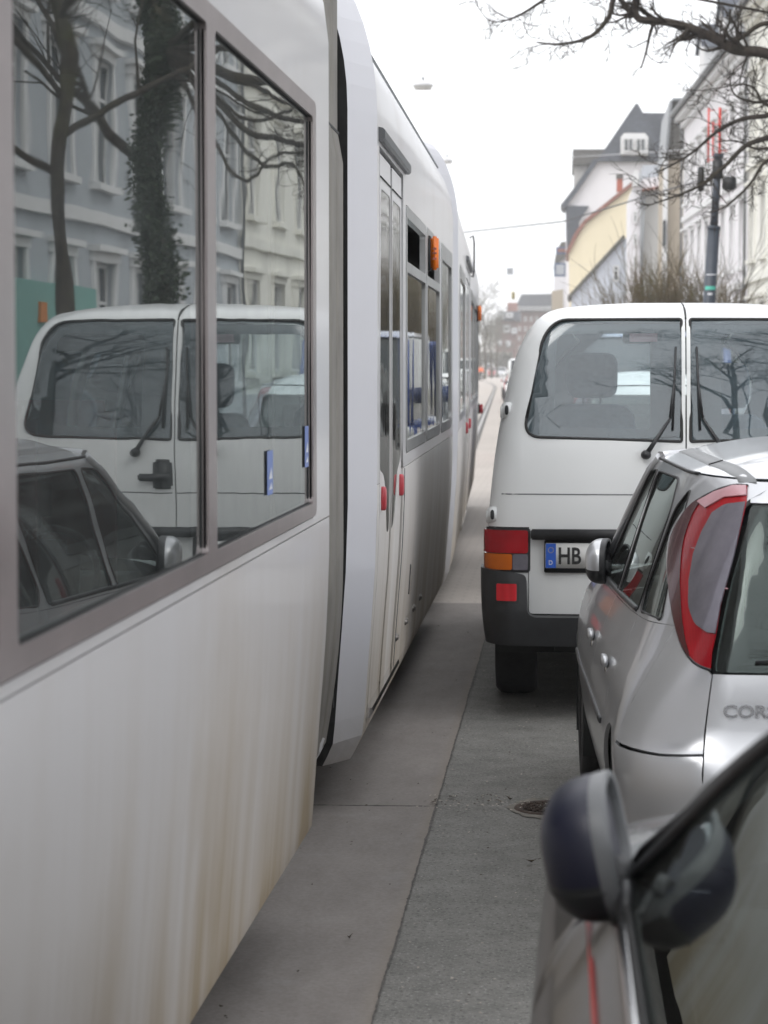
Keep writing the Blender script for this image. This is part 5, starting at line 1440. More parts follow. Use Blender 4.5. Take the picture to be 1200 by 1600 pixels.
def street_house(name, label, y0, y1, ze, mat, floors, roofmat, nb, trim='w_trim', ridge=3.2, z0=.1, dep=9, bay=None, plinth=True):
    A = Vector((xf(y0), y0, 0)); Bp = Vector((xf(y1), y1, 0)); L = (Bp-A).length; t = (Bp-A)/L; N = Vector((-t.y, t.x, 0)).normalized()
    if N.x > 0: N = -N
    root = empty(name, (A.x, A.y, 0), 0, label, 'house'); inv = Matrix.Translation((-A.x, -A.y, 0))
    S = lambda p, q: A+t*p+Vector((0, 0, q))
    pitch = L/nb; holes = []
    for fz0, fz1 in floors:
        for k in range(nb):
            c = (k+.5)*pitch; w = min(.62, pitch*.28); holes.append((c-w, c+w, fz0, fz1))
    def keep(o): o.matrix_parent_inverse = inv; return o
    wallo = keep(panel('wall', [(0, z0), (L, z0), (L, ze), (0, ze)], S, M[mat], root, holes=[[(a, c), (b, c), (b, d), (a, d)] for a, b, c, d in holes], grid=2.5, thick=.2, centre=lambda P: P-N*2))
    mb = MB()
    for p in (0, L):
        q = [S(p, z0), S(p, ze), S(p, ze+ridge*.75)-N*(dep*.5), S(p, ze)-N*dep, S(p, z0)-N*dep]
        mb.add(q, [(0,1,2,3,4)])
    mb.add([S(0, z0)-N*dep, S(L, z0)-N*dep, S(L, ze)-N*dep, S(0, ze)-N*dep], [(0,1,2,3)])
    keep(mb.build('side_wall', M[mat], root))
    mb = MB(); mb.add([S(.05, .2)-N*.5, S(L-.05, .2)-N*.5, S(L-.05, ze-.1)-N*.5, S(.05, ze-.1)-N*.5], [(0,1,2,3)]); keep(mb.build('room_back', M['dark'], root))
    for a, b, c, d in holes:
        w = win_on(S, N, a, b, c, d, root); keep(w)
        mb = MB()
        def bx(a0, a1, b0, b1, d0, d1):
            vs = [S(x, z)+N*dd for dd in (d0, d1) for x, z in ((a0, b0), (a1, b0), (a1, b1), (a0, b1))]
            mb.add(vs, [(0,3,2,1),(4,5,6,7),(0,1,5,4),(1,2,6,5),(2,3,7,6),(3,0,4,7)])
        bx(a-.14, b+.14, c-.12, c-.003, -.02, .16); bx(a-.16, a-.003, c, d, -.02, .05); bx(b+.003, b+.16, c, d, -.02, .05); bx(a-.22, b+.22, d+.003, d+.16, -.02, .07); bx(a-.28, b+.28, d+.163, d+.26, -.02, .20)
        mb.build('surround', M[trim], w)
    mb = MB()
    def band_(z, h, d): 
        vs = [S(x, zz)+N*dd for dd in (-.02, d) for x, zz in ((0, z), (L, z), (L, z+h), (0, z+h))]
        mb.add(vs, [(0,3,2,1),(4,5,6,7),(0,1,5,4),(1,2,6,5),(2,3,7,6),(3,0,4,7)])
    for f0, f1 in floors[1:]: band_(f0-.72, .22, .12)
    band_(ze-.55, .25, .18); band_(ze-.297, .297, .42); keep(mb.build('cornice', M[trim], root))
    if plinth: 
        mb = MB(); band_(z0, .9, .06); keep(mb.build('plinth', M['w_grey'], root))
    # roof
    mb = MB(); e = .5
    P0 = [S(-.0, ze+.004)+N*e, S(L, ze+.004)+N*e, S(L, ze+ridge)-N*(dep*.5), S(0, ze+ridge)-N*(dep*.5), S(L, ze+.004)-N*(dep+.2), S(0, ze+.004)-N*(dep+.2)]
    mb.add(P0, [(0,1,2,3), (3,2,4,5)]); mb.add([p-Vector((0, 0, .10)) for p in P0], [(0,1,2,3), (3,2,4,5)]); mb.add([P0[0], P0[1], P0[1]-Vector((0,0,.1)), P0[0]-Vector((0,0,.1))], [(0,1,2,3)])
    rf = keep(mb.build('roof', M[roofmat], root))
    mb = MB(); mb.tube([S(0, ze-.02)+N*(e+.07), S(L, ze-.02)+N*(e+.07)], .085, 8); mb.tube([S(L-.15, ze-.05)+N*(e), S(L-.15, ze-.6)+N*.12, S(L-.15, .3)+N*.12], .05, 8); mb.build('gutter', M['gutter'], rf)
    return root, S, N, L, keep, rf

B0 = street_house('grey_townhouse', 'pale grey town house along the right pavement, seen only mirrored in the tram windows', 30.5, 51.6, 12.6, 'w_paleblue', [(1.3, 3.4), (4.7, 6.8), (8.0, 10.1)], 'r_slate', 8)
B1 = street_house('cream_townhouse', 'cream stucco town house at the right edge, mouldings round its windows', 51.7, 77.5, 12.9, 'w_cream', [(1.5, 3.6), (5.0, 7.2), (8.6, 10.7)], 'r_slate', 9, 'w_cream')
B2 = street_house('white_townhouse', 'tall white stucco town house behind the dark pole, with red vertical strips and slate roof', 77.6, 101.5, 12.2, 'w_bright', [(1.5, 3.6), (4.9, 7.1), (8.4, 10.4)], 'r_slate', 8)
# dormers on the white house
root, S, N, L, keep, rf = B2
for p in (4.5, 11.5, 19.5):
    mb = MB()
    vs = [S(a, z)-N*d for d in (.3, 3.0) for a, z in ((p-1.2, 12.3), (p+1.2, 12.3), (p+1.2, 14.4), (p, 15.3), (p-1.2, 14.4))]
    mb.add(vs, [(4,3,2,1,0),(5,6,7,8,9),(0,1,6,5),(1,2,7,6),(2,3,8,7),(3,4,9,8),(4,0,5,9)]); d = mb.build('dormer', M['w_trim'], rf)
    mb = MB(); vs = [S(a, z)+N*dd for dd in (-.295, -3.1) for a, z in ((p-1.35, 14.35), (p, 15.45), (p+1.35, 14.35), (p, 15.32))]
    mb = MB(); mb.add([S(p-1.4, 14.3)-N*.15, S(p, 15.4)-N*.15, S(p, 15.4)-N*3.2, S(p-1.4, 14.3)-N*3.2, S(p+1.4, 14.3)-N*.15, S(p+1.4, 14.3)-N*3.2], [(0,1,2,3), (1,4,5,2)]); mb.build('dormer_roof', M['r_slate'], rf)
# shopfront at the near end of the grey house (mirrored in the tram)
root0, S0, N0, L0, keep0, rf0 = B0
mb = MB(); 
for a0, a1, b0, b1, dd, mi in ((.4, 7.4, .12, 2.9, .35, 0), (4.0, 4.4, 2.3, 2.6, .40, 1)):
    vs = [S0(x, z)+N0*q for q in (-.02, dd) for x, z in ((a0, b0), (a1, b0), (a1, b1), (a0, b1))]; mb.add(vs, [(0,3,2,1),(4,5,6,7),(0,1,5,4),(1,2,6,5),(2,3,7,6),(3,0,4,7)], mi)
keep0(mb.build('shopfront', [M['w_teal'], M['w_orange']], root0))
# red strips hung on the white house
for i, (px, y0, y1, w) in enumerate(((1107.5, 168, 254, .07), (1114, 190, 244, .06), (1125, 168, 240, .09), (1118, 300, 372, .12))):
    yy = 8.73/((px-885)/F+.0376)-1.0
    a = at(px, y0, yy); b = at(px, y1, yy); mb = MB(); mb.box((a.x-w/2, yy-.02, b.z), (a.x+w/2, yy+.02, a.z), bev=.008); mb.tube([(a.x, yy, a.z-.1), (xf(yy)+.1, yy, a.z-.1)], .02, 6); mb.tube([(a.x, yy, b.z+.1), (xf(yy)+.1, yy, b.z+.1)], .02, 6)
    tag(mb.build('red_banner', M['red_strip']), ('tall red vertical strip, leftmost of three high on the white house', 'short red vertical strip, middle of three high on the white house', 'tall red vertical strip, rightmost of three high on the white house', 'red vertical strip low on the white house, right beside the pole')[i], 'banner', 'red vertical strips on the white house')

def house(name, label, Y, cat='house'):
    r = empty(name, (0, Y, 0), 0, label, cat)
    return r, Matrix.Translation((0, -Y, 0))
def slab(nm, poly, Y, dep, mat, par, inv, bot=None):
    """an upright outline at distance Y, built to its real thickness"""
    mb = MB(); f = [at(px, py, Y) for px, py in poly]
    if bot is not None: my = max(q[1] for q in poly); f = [Vector((p.x, p.y, bot)) if py > my-2 else p for p, (px, py) in zip(f, poly)]
    n = len(f); b = [p+Vector((0, dep, 0)) for p in f]
    mb.add(f+b, [list(range(n)), list(range(n, 2*n))[::-1]]+[(i, (i+1) % n, n+(i+1) % n, n+i) for i in range(n)])
    o = mb.build(nm, M[mat], par); o.matrix_parent_inverse = inv; return o
def rimstrip(nm, pts, Y, w, dep, mat, par, inv, fwd=.25):
    """roof edge laid along an outline"""
    mb = MB()
    for i in range(len(pts)-1):
        a = at(*pts[i], Y-fwd); b = at(*pts[i+1], Y-fwd); t = (b-a).normalized(); u = Vector((-t.z, 0, t.x))
        if u.z < 0: u = -u
        vs = [a, b, b+u*w, a+u*w]; vs = vs+[v+Vector((0, dep+fwd, 0)) for v in vs]
        mb.add(vs, [(0,3,2,1),(4,5,6,7),(0,1,5,4),(1,2,6,5),(2,3,7,6),(3,0,4,7)])
    o = mb.build(nm, M[mat], par); o.matrix_parent_inverse = inv; return o
def pxwin(px0, py0, px1, py1, Y, par, inv, bars=(1, 0), proud=.05, frame=.08):
    a = at(px0, py1, Y); b = at(px1, py0, Y); N = Vector((0, -1, 0))
    S = lambda p, q: Vector((p, Y, q))
    w = win_on(S, N, a.x, b.x, a.z, b.z, par, depth=-proud+.0, bars=bars, frame=frame); w.matrix_parent_inverse = inv; return w

# big white gabled house with the slate pyramid
r, inv = house('slate_gabled_house', 'big white house with a steep pointed slate gable and small white dormer', 172)
slab('wall', [(884, 470), (884, 322), (902, 300), (934, 253), (1040, 250), (1040, 470)], 172, 14, 'w_bright', r, inv, 0)
rf = slab('roof', [(929, 252), (936, 246), (993, 162), (997, 162), (1042, 246), (1046, 252)], 171.5, 12, 'r_slate', r, inv)
slab('slate_band', [(884, 321), (920, 322), (905, 346), (902, 395), (886, 395)], 171.7, .5, 'r_slate', r, inv)
slab('cross_roof', [(1000, 176), (1056, 177), (1060, 250), (1020, 250)], 177, 10, 'r_slate', r, inv)
rimstrip('eaves', [(882, 325), (903, 298), (935, 251)], 171.8, .35, 6, 'r_slate', r, inv)
d = slab('dormer', [(970, 241), (970, 214), (975, 208), (1008, 208), (1013, 214), (1013, 241)], 170.6, 3, 'w_trim', r, inv)
pxwin(974, 216, 990, 237, 170.5, r, inv); pxwin(993, 216, 1009, 237, 170.5, r, inv)
slab('side_wing', [(897, 330), (897, 255), (940, 255), (940, 330)], 176, 10, 'w_pale', r, inv)
slab('wing_roof', [(894, 257), (895, 233), (946, 233), (942, 257)], 175.5, 10, 'r_brown', r, inv)
# yellow gable
r, inv = house('yellow_gabled_house', 'pale yellow blank gable wall with red-edged roof and orange chimney', 150)
slab('wall', [(893, 470), (889, 396), (903, 368), (915, 350), (992, 288), (992, 470)], 150, 12, 'w_yellow', r, inv, 0)
rimstrip('roof', [(889, 396), (903, 366), (916, 348), (996, 284)], 150, .22, 12, 'r_red', r, inv)
c = slab('chimney', [(963.5, 300), (964, 278), (973, 278), (973, 298)], 152, .5, 'chimney', r, inv); slab('chimney_cap', [(963, 279), (963, 272), (974, 272), (974, 279)], 151.9, .7, 'r_brown', r, inv)
# blue-grey lean-to gable
r, inv = house('blue_grey_house', 'low blue-grey sloping gable wall in front of the yellow one, with a narrow white window', 134)
slab('wall', [(893, 470), (893, 463), (977, 372), (1000, 372), (1000, 470)], 134, 9, 'w_blue', r, inv, 0)
rimstrip('roof', [(890, 466), (977, 370)], 134, .16, 9, 'r_brown', r, inv)
pxwin(958, 415, 967, 440, 133.9, r, inv, (0, 1))
# white and grey house
r, inv = house('white_and_grey_house', 'narrow house with white front strip, grey side wall and pale roof with red edge', 124)
slab('side_wall', [(1001, 470), (1001, 298), (1038, 294), (1038, 470)], 124, 9, 'w_pale', r, inv, 0)
slab('wall', [(985, 470), (985, 302), (990, 288), (1001, 282), (1001, 470)], 123.6, 8, 'w_bright', r, inv, 0)
slab('roof', [(1001, 300), (1003, 280), (1038, 274), (1040, 295)], 123.5, 8, 'w_bright', r, inv)
rimstrip('roof_edge', [(1003, 299), (1039, 293)], 123.4, .12, 1, 'r_red', r, inv)
slab('upper_storey', [(1004, 276), (1004, 258), (1040, 258), (1040, 276)], 128, 6, 'w_grey', r, inv)
slab('ornament', [(988, 290), (990, 270), (993, 264), (997, 268), (999, 284), (999, 290)], 123, 1, 'w_trim', r, inv)
for z in (330, 365, 400, 435): pxwin(989, z, 996, z+18, 123.5, r, inv, (0, 1))
for px in (1002, 1007):
    mb = MB(); mb.tube([at(px, 300, 123.4), at(px-6 if px > 1005 else px, 465, 123.4)], .06, 6); o = mb.build('downpipe', M['gutter'], r); o.matrix_parent_inverse = inv
# beige house with slate upper storey
r, inv = house('beige_house', 'narrow beige side wall topped by a dark slate-clad storey, next to the white house', 108)
slab('wall', [(1037, 470), (1040, 246), (1068, 246), (1068, 470)], 108, 8, 'w_beige', r, inv, 0)
slab('wall_edge', [(1034, 470), (1038, 246), (1042, 215), (1044, 215), (1042, 470)], 107.6, 1, 'w_trim', r, inv, 0)
slab('slate_storey', [(1043, 248), (1051, 158), (1086, 158), (1078, 248)], 107.8, 9, 'r_brown', r, inv)
rimstrip('roof_edge', [(1043, 246), (1051, 157), (1086, 157)], 107.7, .12, 9, 'gutter', r, inv)
slab('side_window', [(1035, 385), (1036, 345), (1040, 343), (1040, 382)], 107.4, .3, 'win', r, inv)
# small white house far left with two blue signs
r, inv = house('small_white_house', 'small white house far down the street under the blue hanging signs', 205)
slab('wall', [(866, 480), (866, 415), (870, 395), (888, 392), (888, 480)], 205, 9, 'w_white', r, inv, 0)
slab('roof', [(865, 418), (869, 394), (877, 378), (890, 378), (890, 396)], 204.6, 9, 'r_brown', r, inv)
slab('annex', [(862, 480), (862, 455), (880, 452), (880, 480)], 200, 4, 'w_beige', r, inv, 0)
for k, (x0, y0, x1, y1, lab) in enumerate(((869, 386, 887, 397, 'upper blue hanging sign on the small white house'), (866, 411, 884, 432, 'lower blue-framed grey sign on the small white house'))):
    s_ = empty('hanging_sign', (0, 196, 0), 0, lab, 'sign', 'blue signs far down the street'); inv = Matrix.Translation((0, -196, 0))
    slab('sign_board', [(x0, y1), (x0, y0), (x1, y0), (x1, y1)], 196, .2, 'sign_blue', s_, inv)
    slab('sign_face', [(x0+2.5, y1-3), (x0+2.5, y0+2.5), (x1-2.5, y0+2.5), (x1-2.5, y1-3)], 195.97, .02, 'w_grey' if k else 'r_red', s_, inv)
    mb = MB(); a = at(x1, (y0+y1)/2, 196); mb.tube([a, a+Vector((1.6, 8.7, 0))], .06, 6); o = mb.build('sign_bracket', M['gutter'], s_); o.matrix_parent_inverse = inv
# brick blocks closing the street
r, inv = house('brick_apartment_block', 'dark-roofed brick apartment block closing the far end of the street', 420)
slab('wall', [(806, 575), (806, 484), (868, 484), (868, 575)], 420, 14, 'w_brick', r, inv, 0)
slab('roof', [(802, 486), (815, 460), (868, 459), (868, 486)], 419, 14, 'r_slate', r, inv)
for px in range(809, 864, 7): pxwin(px, 479, px+5, 485, 418.8, r, inv, (0, 0), .1, .12)
for py in (495, 510, 525, 540):
    for px in range(810, 864, 9): pxwin(px, py, px+4, py+7, 419.8, r, inv, (0, 0), .1, .12)
r, inv = house('brick_bay_house', 'red brick house with white bay windows at the far end of the street', 400)
slab('wall', [(774, 576), (774, 500), (806, 500), (806, 576)], 400, 14, 'w_brick', r, inv, 0)
slab('gable', [(792, 488), (793, 473), (808, 473), (808, 488)], 401, 6, 'r_red', r, inv)
slab('roof', [(772, 501), (782, 487), (812, 486), (812, 501)], 399, 14, 'r_slate', r, inv)
for x0, y0, x1, y1 in ((777, 489, 788, 499), (790, 488, 802, 497), (786, 508, 797, 520), (799, 512, 808, 522), (777, 530, 784, 540), (790, 532, 798, 542)):
    b = slab('bay', [(x0, y1), (x0, y0), (x1, y0), (x1, y1)], 398.6, .5, 'w_grey', r, inv); pxwin(x0+1.5, y0+2, x1-1.5, y1-2, 398.5, r, inv, (1, 0), .1, .15)
r, inv = house('distant_white_house', 'pale house half hidden behind the far bare trees', 430)
slab('wall', [(752, 578), (752, 520), (775, 520), (775, 578)], 430, 12, 'w_pale', r, inv, 0)
slab('roof', [(750, 522), (758, 508), (778, 508), (778, 522)], 429, 12, 'r_brown', r, inv)
for x0 in (756, 764): pxwin(x0, 530, x0+5, 540, 429.8, r, inv, (0, 0), .1, .15)

# ================================================================== POLE, WIRES, LAMPS
pole = empty('tram_pole', (2.62, 46, 0), 0, 'dark blue-grey stepped steel pole with stickers, rising behind the white van', 'pole')
mb = MB(); Mx = Matrix.Shear('XY', 4, (.035, 0)) ; lean = lambda z: .055*z-.05
def seg(z0, z1, r0, r1, mb, n=16): mb.tube([(lean(z0), 0, z0), (lean(z1), 0, z1)], [r0, r1], n)
seg(0, 4.25, .125, .118, mb); seg(4.25, 4.32, .128, .128, mb); seg(4.32, 5.62, .078, .072, mb); seg(5.62, 5.70, .10, .10, mb); mb.build('shaft', M['pole'], pole)
mb = MB(); mb.box((lean(5.4)-.10, -.10, 5.22), (lean(5.4)+.10, .10, 5.58), bev=.02); mb.box((lean(5.3)+.10, -.12, 5.0), (lean(5.3)+.36, .10, 5.26), bev=.03); mb.build('wire_clamp', M['plastic'], pole)
mb = MB(); mb.tube([(lean(5.1), 0, 5.12), (lean(5.1)-.30, 0, 5.08)], .018, 6); mb.box((lean(5.1)-.36, -.08, 4.98), (lean(5.1)-.24, .08, 5.45), bev=.02); mb.build('signal_box', M['plastic'], pole)
for z, h, mt_, w_ in ((3.10, .07, 'sticker_g', .9), (3.00, .04, 'sticker', .35), (3.38, .02, 'sticker', .9)):
    rows = []
    for zz in (z, z+h): rows.append([Vector((lean(zz)+.1215*math.cos(a), .1215*math.sin(a), zz)) for a in np.linspace(-math.pi/2-w_, -math.pi/2+w_, 9)])
    mb = MB(); mb.grid(rows); mb.build('sticker', M[mt_], pole)
PTOP = Vector((2.62+lean(5.3), 46, 5.3))
def wire(label, pts, r=.012, mat='wire', sag=0.0, cat='wire', group='overhead wires over the street', name='overhead_wire'):
    P = []
    for i in range(len(pts)-1):
        a, b = Vector(pts[i]), Vector(pts[i+1])
        for k in range(12): t = k/12; P.append(a.lerp(b, t)-Vector((0, 0, sag*4*t*(1-t))))
    P.append(Vector(pts[-1])); mb = MB(); mb.tube(P, r, 5); return tag(mb.build(name, M[mat]), label, cat, group)
lp = Vector((-7.6, 84, 5.9))
wire('cable from the top of the dark pole across the street above the tram', [PTOP-Vector((.05, 0, .02)), at(880, 346, 57), at(742, 361, 66), lp], .017)
lpole = empty('tram_pole', (-7.6, 84, 0), 0, 'bare steel pole hidden behind the tram on the far kerb', 'pole')
mb = MB(); mb.tube([(0, 0, 0), (0, 0, 6.2)], [.13, .09], 12); mb.build('shaft', M['pole'], lpole)
wire('thin pale cable between the slate gable and the white house', [(xf(100)-.02, 100, at(1062, 234, 100).z), at(940, 243, 140), at(880, 246, 168)], .022, 'wire_pale')
for k, (px, py, Y, w, lab) in enumerate(((661, 132, 66, .57, 'white hanging street lamp, nearer of the two above the tram roof'), (699, 250, 93, .42, 'small white hanging street lamp, farther of the two, by the tram roof edge'))):
    c = at(px, py, Y); l = empty('hanging_lamp', c, 0, lab, 'street lamp', 'street lamps hung over the street')
    mb = MB(); mb.lathe([(0, .10), (.06*w, .10), (.10*w, .075), (.38*w, .06), (.46*w, .01), (.5*w, -.03), (.5*w, -.05), (.44*w, -.052)], 28); mb.build('lamp_shade', M['lamp_body'], l)
    mb = MB(); mb.lathe([(.45*w, -.05), (.43*w, -.09), (.40*w, -.14), (0, -.15)], 28); mb.build('lamp_glass', M['lamp_glass'], l)
    mb = MB(); mb.tube([(0, 0, .10), (0, 0, .19)], .018, 8); mb.box((-.04, -.03, .15), (.04, .03, .20), bev=.01); mb.build('lamp_hanger', M['gutter'], l)
    wire('fine span wire carrying the %s hanging lamp' % ('nearer' if k == 0 else 'farther'), [(-13, Y, c.z+.5), c+Vector((0, 0, .19)), (xf(Y)-.05, Y, c.z+.2)], .0035, 'wire_pale')
c = at(797, 424, 120); s_ = empty('hanging_sign', c, 0, 'small square grey-blue sign hanging in mid-air over the street', 'sign')
mb = MB(); mb.box((-.15, -.015, -.15), (.15, .015, .15), bev=.006); mb.build('sign_board', M['sign_blue'], s_); mb = MB(); mb.box((-.135, -.02, -.135), (.135, -.0155, .135)); mb.build('sign_face', M['w_grey'], s_)
wire('fine span wire carrying the small square sign', [(-16, 120, c.z+.6), c+Vector((0, 0, .15)), (xf(108)+.0, 116, c.z+.3)], .004, 'wire_pale')
c = at(802, 462, 210); tl = empty('hanging_signal', c, 0, 'yellow hanging traffic signal far down the street', 'traffic light')
mb = MB(); mb.box((-.14, -.1, -.32), (.14, .1, .32), bev=.03); mb.build('signal_case', M['yellow'], tl); mb = MB()
for z in (-.2, 0, .2): mb.lathe([(0, 0), (.08, 0), (.085, .06)], 12, 0, Matrix.Translation((0, -.105, z)) @ Matrix.Rotation(math.pi/2, 4, 'X'))
mb.build('signal_lens', M['plastic'], tl)
wire('fine span wire carrying the yellow signal', [(-20, 210, c.z+.8), c+Vector((0, 0, .3)), (2.5, 205, c.z+.6)], .006, 'wire_pale')

# ================================================================== TREES
class Tree:
    def __init__(s, seed, minr=.003): s.minr = minr; s.r = random.Random(seed); s.mb = MB(); s.n = 0
    def rv(s): return Vector((s.r.gauss(0, 1), s.r.gauss(0, 1), s.r.gauss(0, 1))).normalized()
    def limb(s, pts, r0, r1, lvl, sides=None):
        n = len(pts); rad = [r0+(r1-r0)*(i/(n-1)) for i in range(n)]
        s.mb.tube(pts, rad, sides or (10, 7, 5, 4, 3, 3, 3)[lvl], 0, False); s.n += 1
    def grow(s, p, d, L, r, lvl, maxl, wob=.22, up=.05, kids=(5, 5, 4, 4, 3), ang=.75, squash=1.0):
        steps = max(3, int(5-lvl*.5)); pts = [p.copy()]; q = p.copy(); dd = d.normalized()
        for i in range(steps):
            dd = (dd+s.rv()*wob*(1+.25*lvl)+Vector((0, 0, up))).normalized(); q = q+dd*(L/steps); pts.append(q.copy())
        r1 = r*.45 if lvl < maxl else r*.35
        s.limb(pts, r, r1, min(lvl, 6))
        if lvl >= maxl: return
        k = kids[min(lvl, len(kids)-1)]
        for i in range(k):
            t = .25+.75*(i+s.r.random()*.8)/k; t = min(t, 1.0); f = t*steps; j = min(int(f), steps-1); b = pts[j].lerp(pts[j+1], f-j)
            a = s.rv(); ax = dd.cross(a)
            if ax.length < .01: continue
            ax.normalize(); nd = (Matrix.Rotation(ang*(.6+.7*s.r.random()), 3, ax) @ dd); nd.y *= squash
            s.grow(b, nd, L*(.72-.35*t*.6)*(.75+.5*s.r.random()), max(s.minr, (r+(r1-r)*t)*.60), lvl+1, maxl, wob, up, kids, ang, squash)
    def twigs(s, pts, r, n, L, lvl=3, maxl=5, squash=1.0, **kw):
        for _ in range(n):
            f = s.r.random()*(len(pts)-1); j = int(f); b = pts[j].lerp(pts[j+1], f-j); t = (pts[j+1]-pts[j]).normalized()
            d = (t*.6+s.rv()*.9); d.y *= squash; s.grow(b, d, L*(.5+s.r.random()), max(.0045, r*(.6+.5*s.r.random())), lvl, maxl, kids=(4, 4, 3, 3, 3), **kw)
def smoothpts(pts, k=4):
    out = []; n = len(pts)
    for i in range(n-1):
        p0 = pts[max(i-1, 0)]; p1 = pts[i]; p2 = pts[i+1]; p3 = pts[min(i+2, n-1)]
        for j in range(k):
            t = j/k; out.append(.5*((2*p1)+(p2-p0)*t+(2*p0-5*p1+4*p2-p3)*t*t+(3*p1-p0-3*p2+p3)*t**3))
    out.append(pts[-1]); return out
def tree_obj(label, base, trunk_r, h, seed, maxl=4, ivy=0, guided=(), mat='twig', crown_kw=None, group='bare trees along the pavement', split=3.2, name='bare_tree', forks=6, L0=None, skip=lambda d: False):
    root = empty(name, base, 0, label, 'tree', group); inv = Matrix.Translation(-Vector(base)); B_ = Vector(base)
    T = Tree(seed, .0045 if group.startswith('bare') else .02); tb = MB()
    pts = [B_+Vector((T.r.gauss(0, .04)*i, T.r.gauss(0, .04)*i, h*i/7)) for i in range(8)]
    rad = [trunk_r*(1.25 if i == 0 else 1-.09*i) for i in range(8)]; sp = smoothpts(pts, 3); rr = np.interp(np.linspace(0, 7, len(sp)), range(8), rad)
    tb.tube(sp, list(rr), 14); tr = tb.build('trunk', M['bark'], root); tr.matrix_parent_inverse = inv
    kw = dict(wob=.20, up=.05); kw.update(crown_kw or {})
    for k in range(forks):
        f = .42+.58*k/max(1, forks-1); i = f*7; j = min(int(i), 6); b = pts[j].lerp(pts[j+1], i-j); a = k*2.4+T.r.random(); d = Vector((math.cos(a), math.sin(a), .55+.5*f))
        if skip(d): continue
        T.grow(b, d, (L0 or h*.55)*(1.1-.45*f), trunk_r*(.50-.22*f), 1, maxl, **kw)
    for pl, r0, r1, nt_, tl in guided:
        P = smoothpts([Vector(pts[4]) if p is None else p for p in pl], 4); T.limb(P, r0, r1, 1, 9)
        T.twigs(P[len(P)//4:], max(.006, r1*.8), int(nt_*.95), tl*.85, squash=.6)
    c = T.mb.build('crown', M[mat], root, False); c.matrix_parent_inverse = inv
    if ivy:
        iv = MB(); r = T.r
        for _ in range(ivy):
            z = r.random()**.8*h*.95; i = z/h*7; j = min(int(i), 6); b = pts[j].lerp(pts[j+1], i-j); a = r.random()*6.28; rr_ = np.interp(i, range(8), rad)+abs(r.gauss(.02, .06))*(1+.35*math.sin(z*2.1+a)); c0 = b+Vector((math.cos(a)*rr_, math.sin(a)*rr_, 0)); s_ = r.uniform(.014, .034)
            u = T.rv(); v = u.cross(T.rv()).normalized(); iv.add([c0-u*s_, c0+v*s_, c0+u*s_, c0-v*s_], [(0,1,2,3)])
        o = iv.build('ivy', M['ivy'], root, False); o.matrix_parent_inverse = inv
    return root
Y1 = 27
G = lambda pts, Y=Y1: [None]+[at(x, y, Y) for x, y in pts]
guided = [
    (G([(1260, 118), (1200, 84), (1150, 78), (1120, 62), (1085, 46), (1040, 34), (1000, 30), (992, 10), (1000, -30), (1030, -90)]), .072, .030, 50, .45),
    (G([(1270, 60), (1200, 36), (1160, 58), (1135, 72), (1104, 80)]), .04, .014, 14, .35),
    (G([(1240, -60), (1050, -50), (968, -15), (952, 25), (930, 52), (905, 64), (870, 69), (838, 66)]), .05, .008, 22, .38),
    (G([(1100, -70), (900, -30), (850, 0), (815, 22), (790, 32), (768, 35)]), .03, .006, 16, .30),
    (G([(985, -20), (983, 10), (978, 36), (984, 52)]), .018, .006, 5, .2),
    (G([(1270, 120), (1215, 150), (1185, 160), (1150, 150), (1140, 128)]), .035, .006, 14, .35),
    (G([(1270, 150), (1210, 178), (1160, 186), (1120, 206), (1085, 236), (1050, 258), (1020, 272)]), .040, .005, 22, .40),
    (G([(1280, 190), (1210, 212), (1165, 228), (1130, 262), (1090, 292), (1040, 312), (1010, 322)]), .045, .005, 22, .42),
    (G([(1260, 240), (1200, 250), (1170, 290), (1130, 325), (1100, 332)]), .030, .005, 14, .36),
    (G([(1280, 175), (1200, 165), (1180, 140), (1160, 132), (1120, 138)]), .028, .005, 12, .32),
    (G([(1290, 270), (1225, 235), (1180, 232), (1150, 220), (1118, 222)]), .028, .005, 12, .32)]
tree_obj('large bare street tree on the right, its dark mossy branches reaching over the street', (4.15, 28.5, 0), .19, 9.5, 11, 4, 26000, guided, 'twig', dict(wob=.22, up=.06), skip=lambda d: False, forks=6, L0=4.2)
tree_obj('slender bare tree on the right pavement, seen only mirrored in the tram windows', (4.75, 26.4, 0), .115, 9, 21, 5, 0, (), 'twig', None, forks=13, L0=3.6)
tree_obj('bare tree on the pavement beside the silver hatchback, mirrored in its rear window', (3.9, 4.2, 0), .16, 7.5, 31, 4, 0, [([None, Vector((2.9, 4.5, 4.2)), Vector((2.0, 4.6, 4.35)), Vector((1.3, 4.7, 4.15)), Vector((.75, 4.8, 3.95))], .035, .006, 40, .36), ([None, Vector((3.0, 4.6, 3.9)), Vector((2.3, 4.8, 3.95)), Vector((1.4, 4.9, 3.8))], .03, .006, 30, .34), ([None, Vector((2.6, 4.6, 5.4)), Vector((1.5, 4.9, 5.9)), Vector((.7, 5.0, 6.0)), Vector((.1, 5.3, 6.1))], .05, .012, 34, .9), ([None, Vector((2.8, 3.4, 6.6)), Vector((1.6, 3.2, 7.4)), Vector((.6, 3.0, 7.9))], .05, .012, 26, .9)], 'twig', dict(wob=.25, up=.02), forks=8, L0=3.9)
tree_obj('bare tree behind the photographer, mirrored in the van windows', (3.6, -9.5, 0), .2, 9.5, 41, 4, 0, (), 'twig', dict(wob=.25, up=.02), forks=9, L0=5.0)
tree_obj('old bare tree farther behind the photographer', (-8.0, -22, 0), .3, 12, 51, 4, 0, (), 'twig', None, forks=8, L0=6)
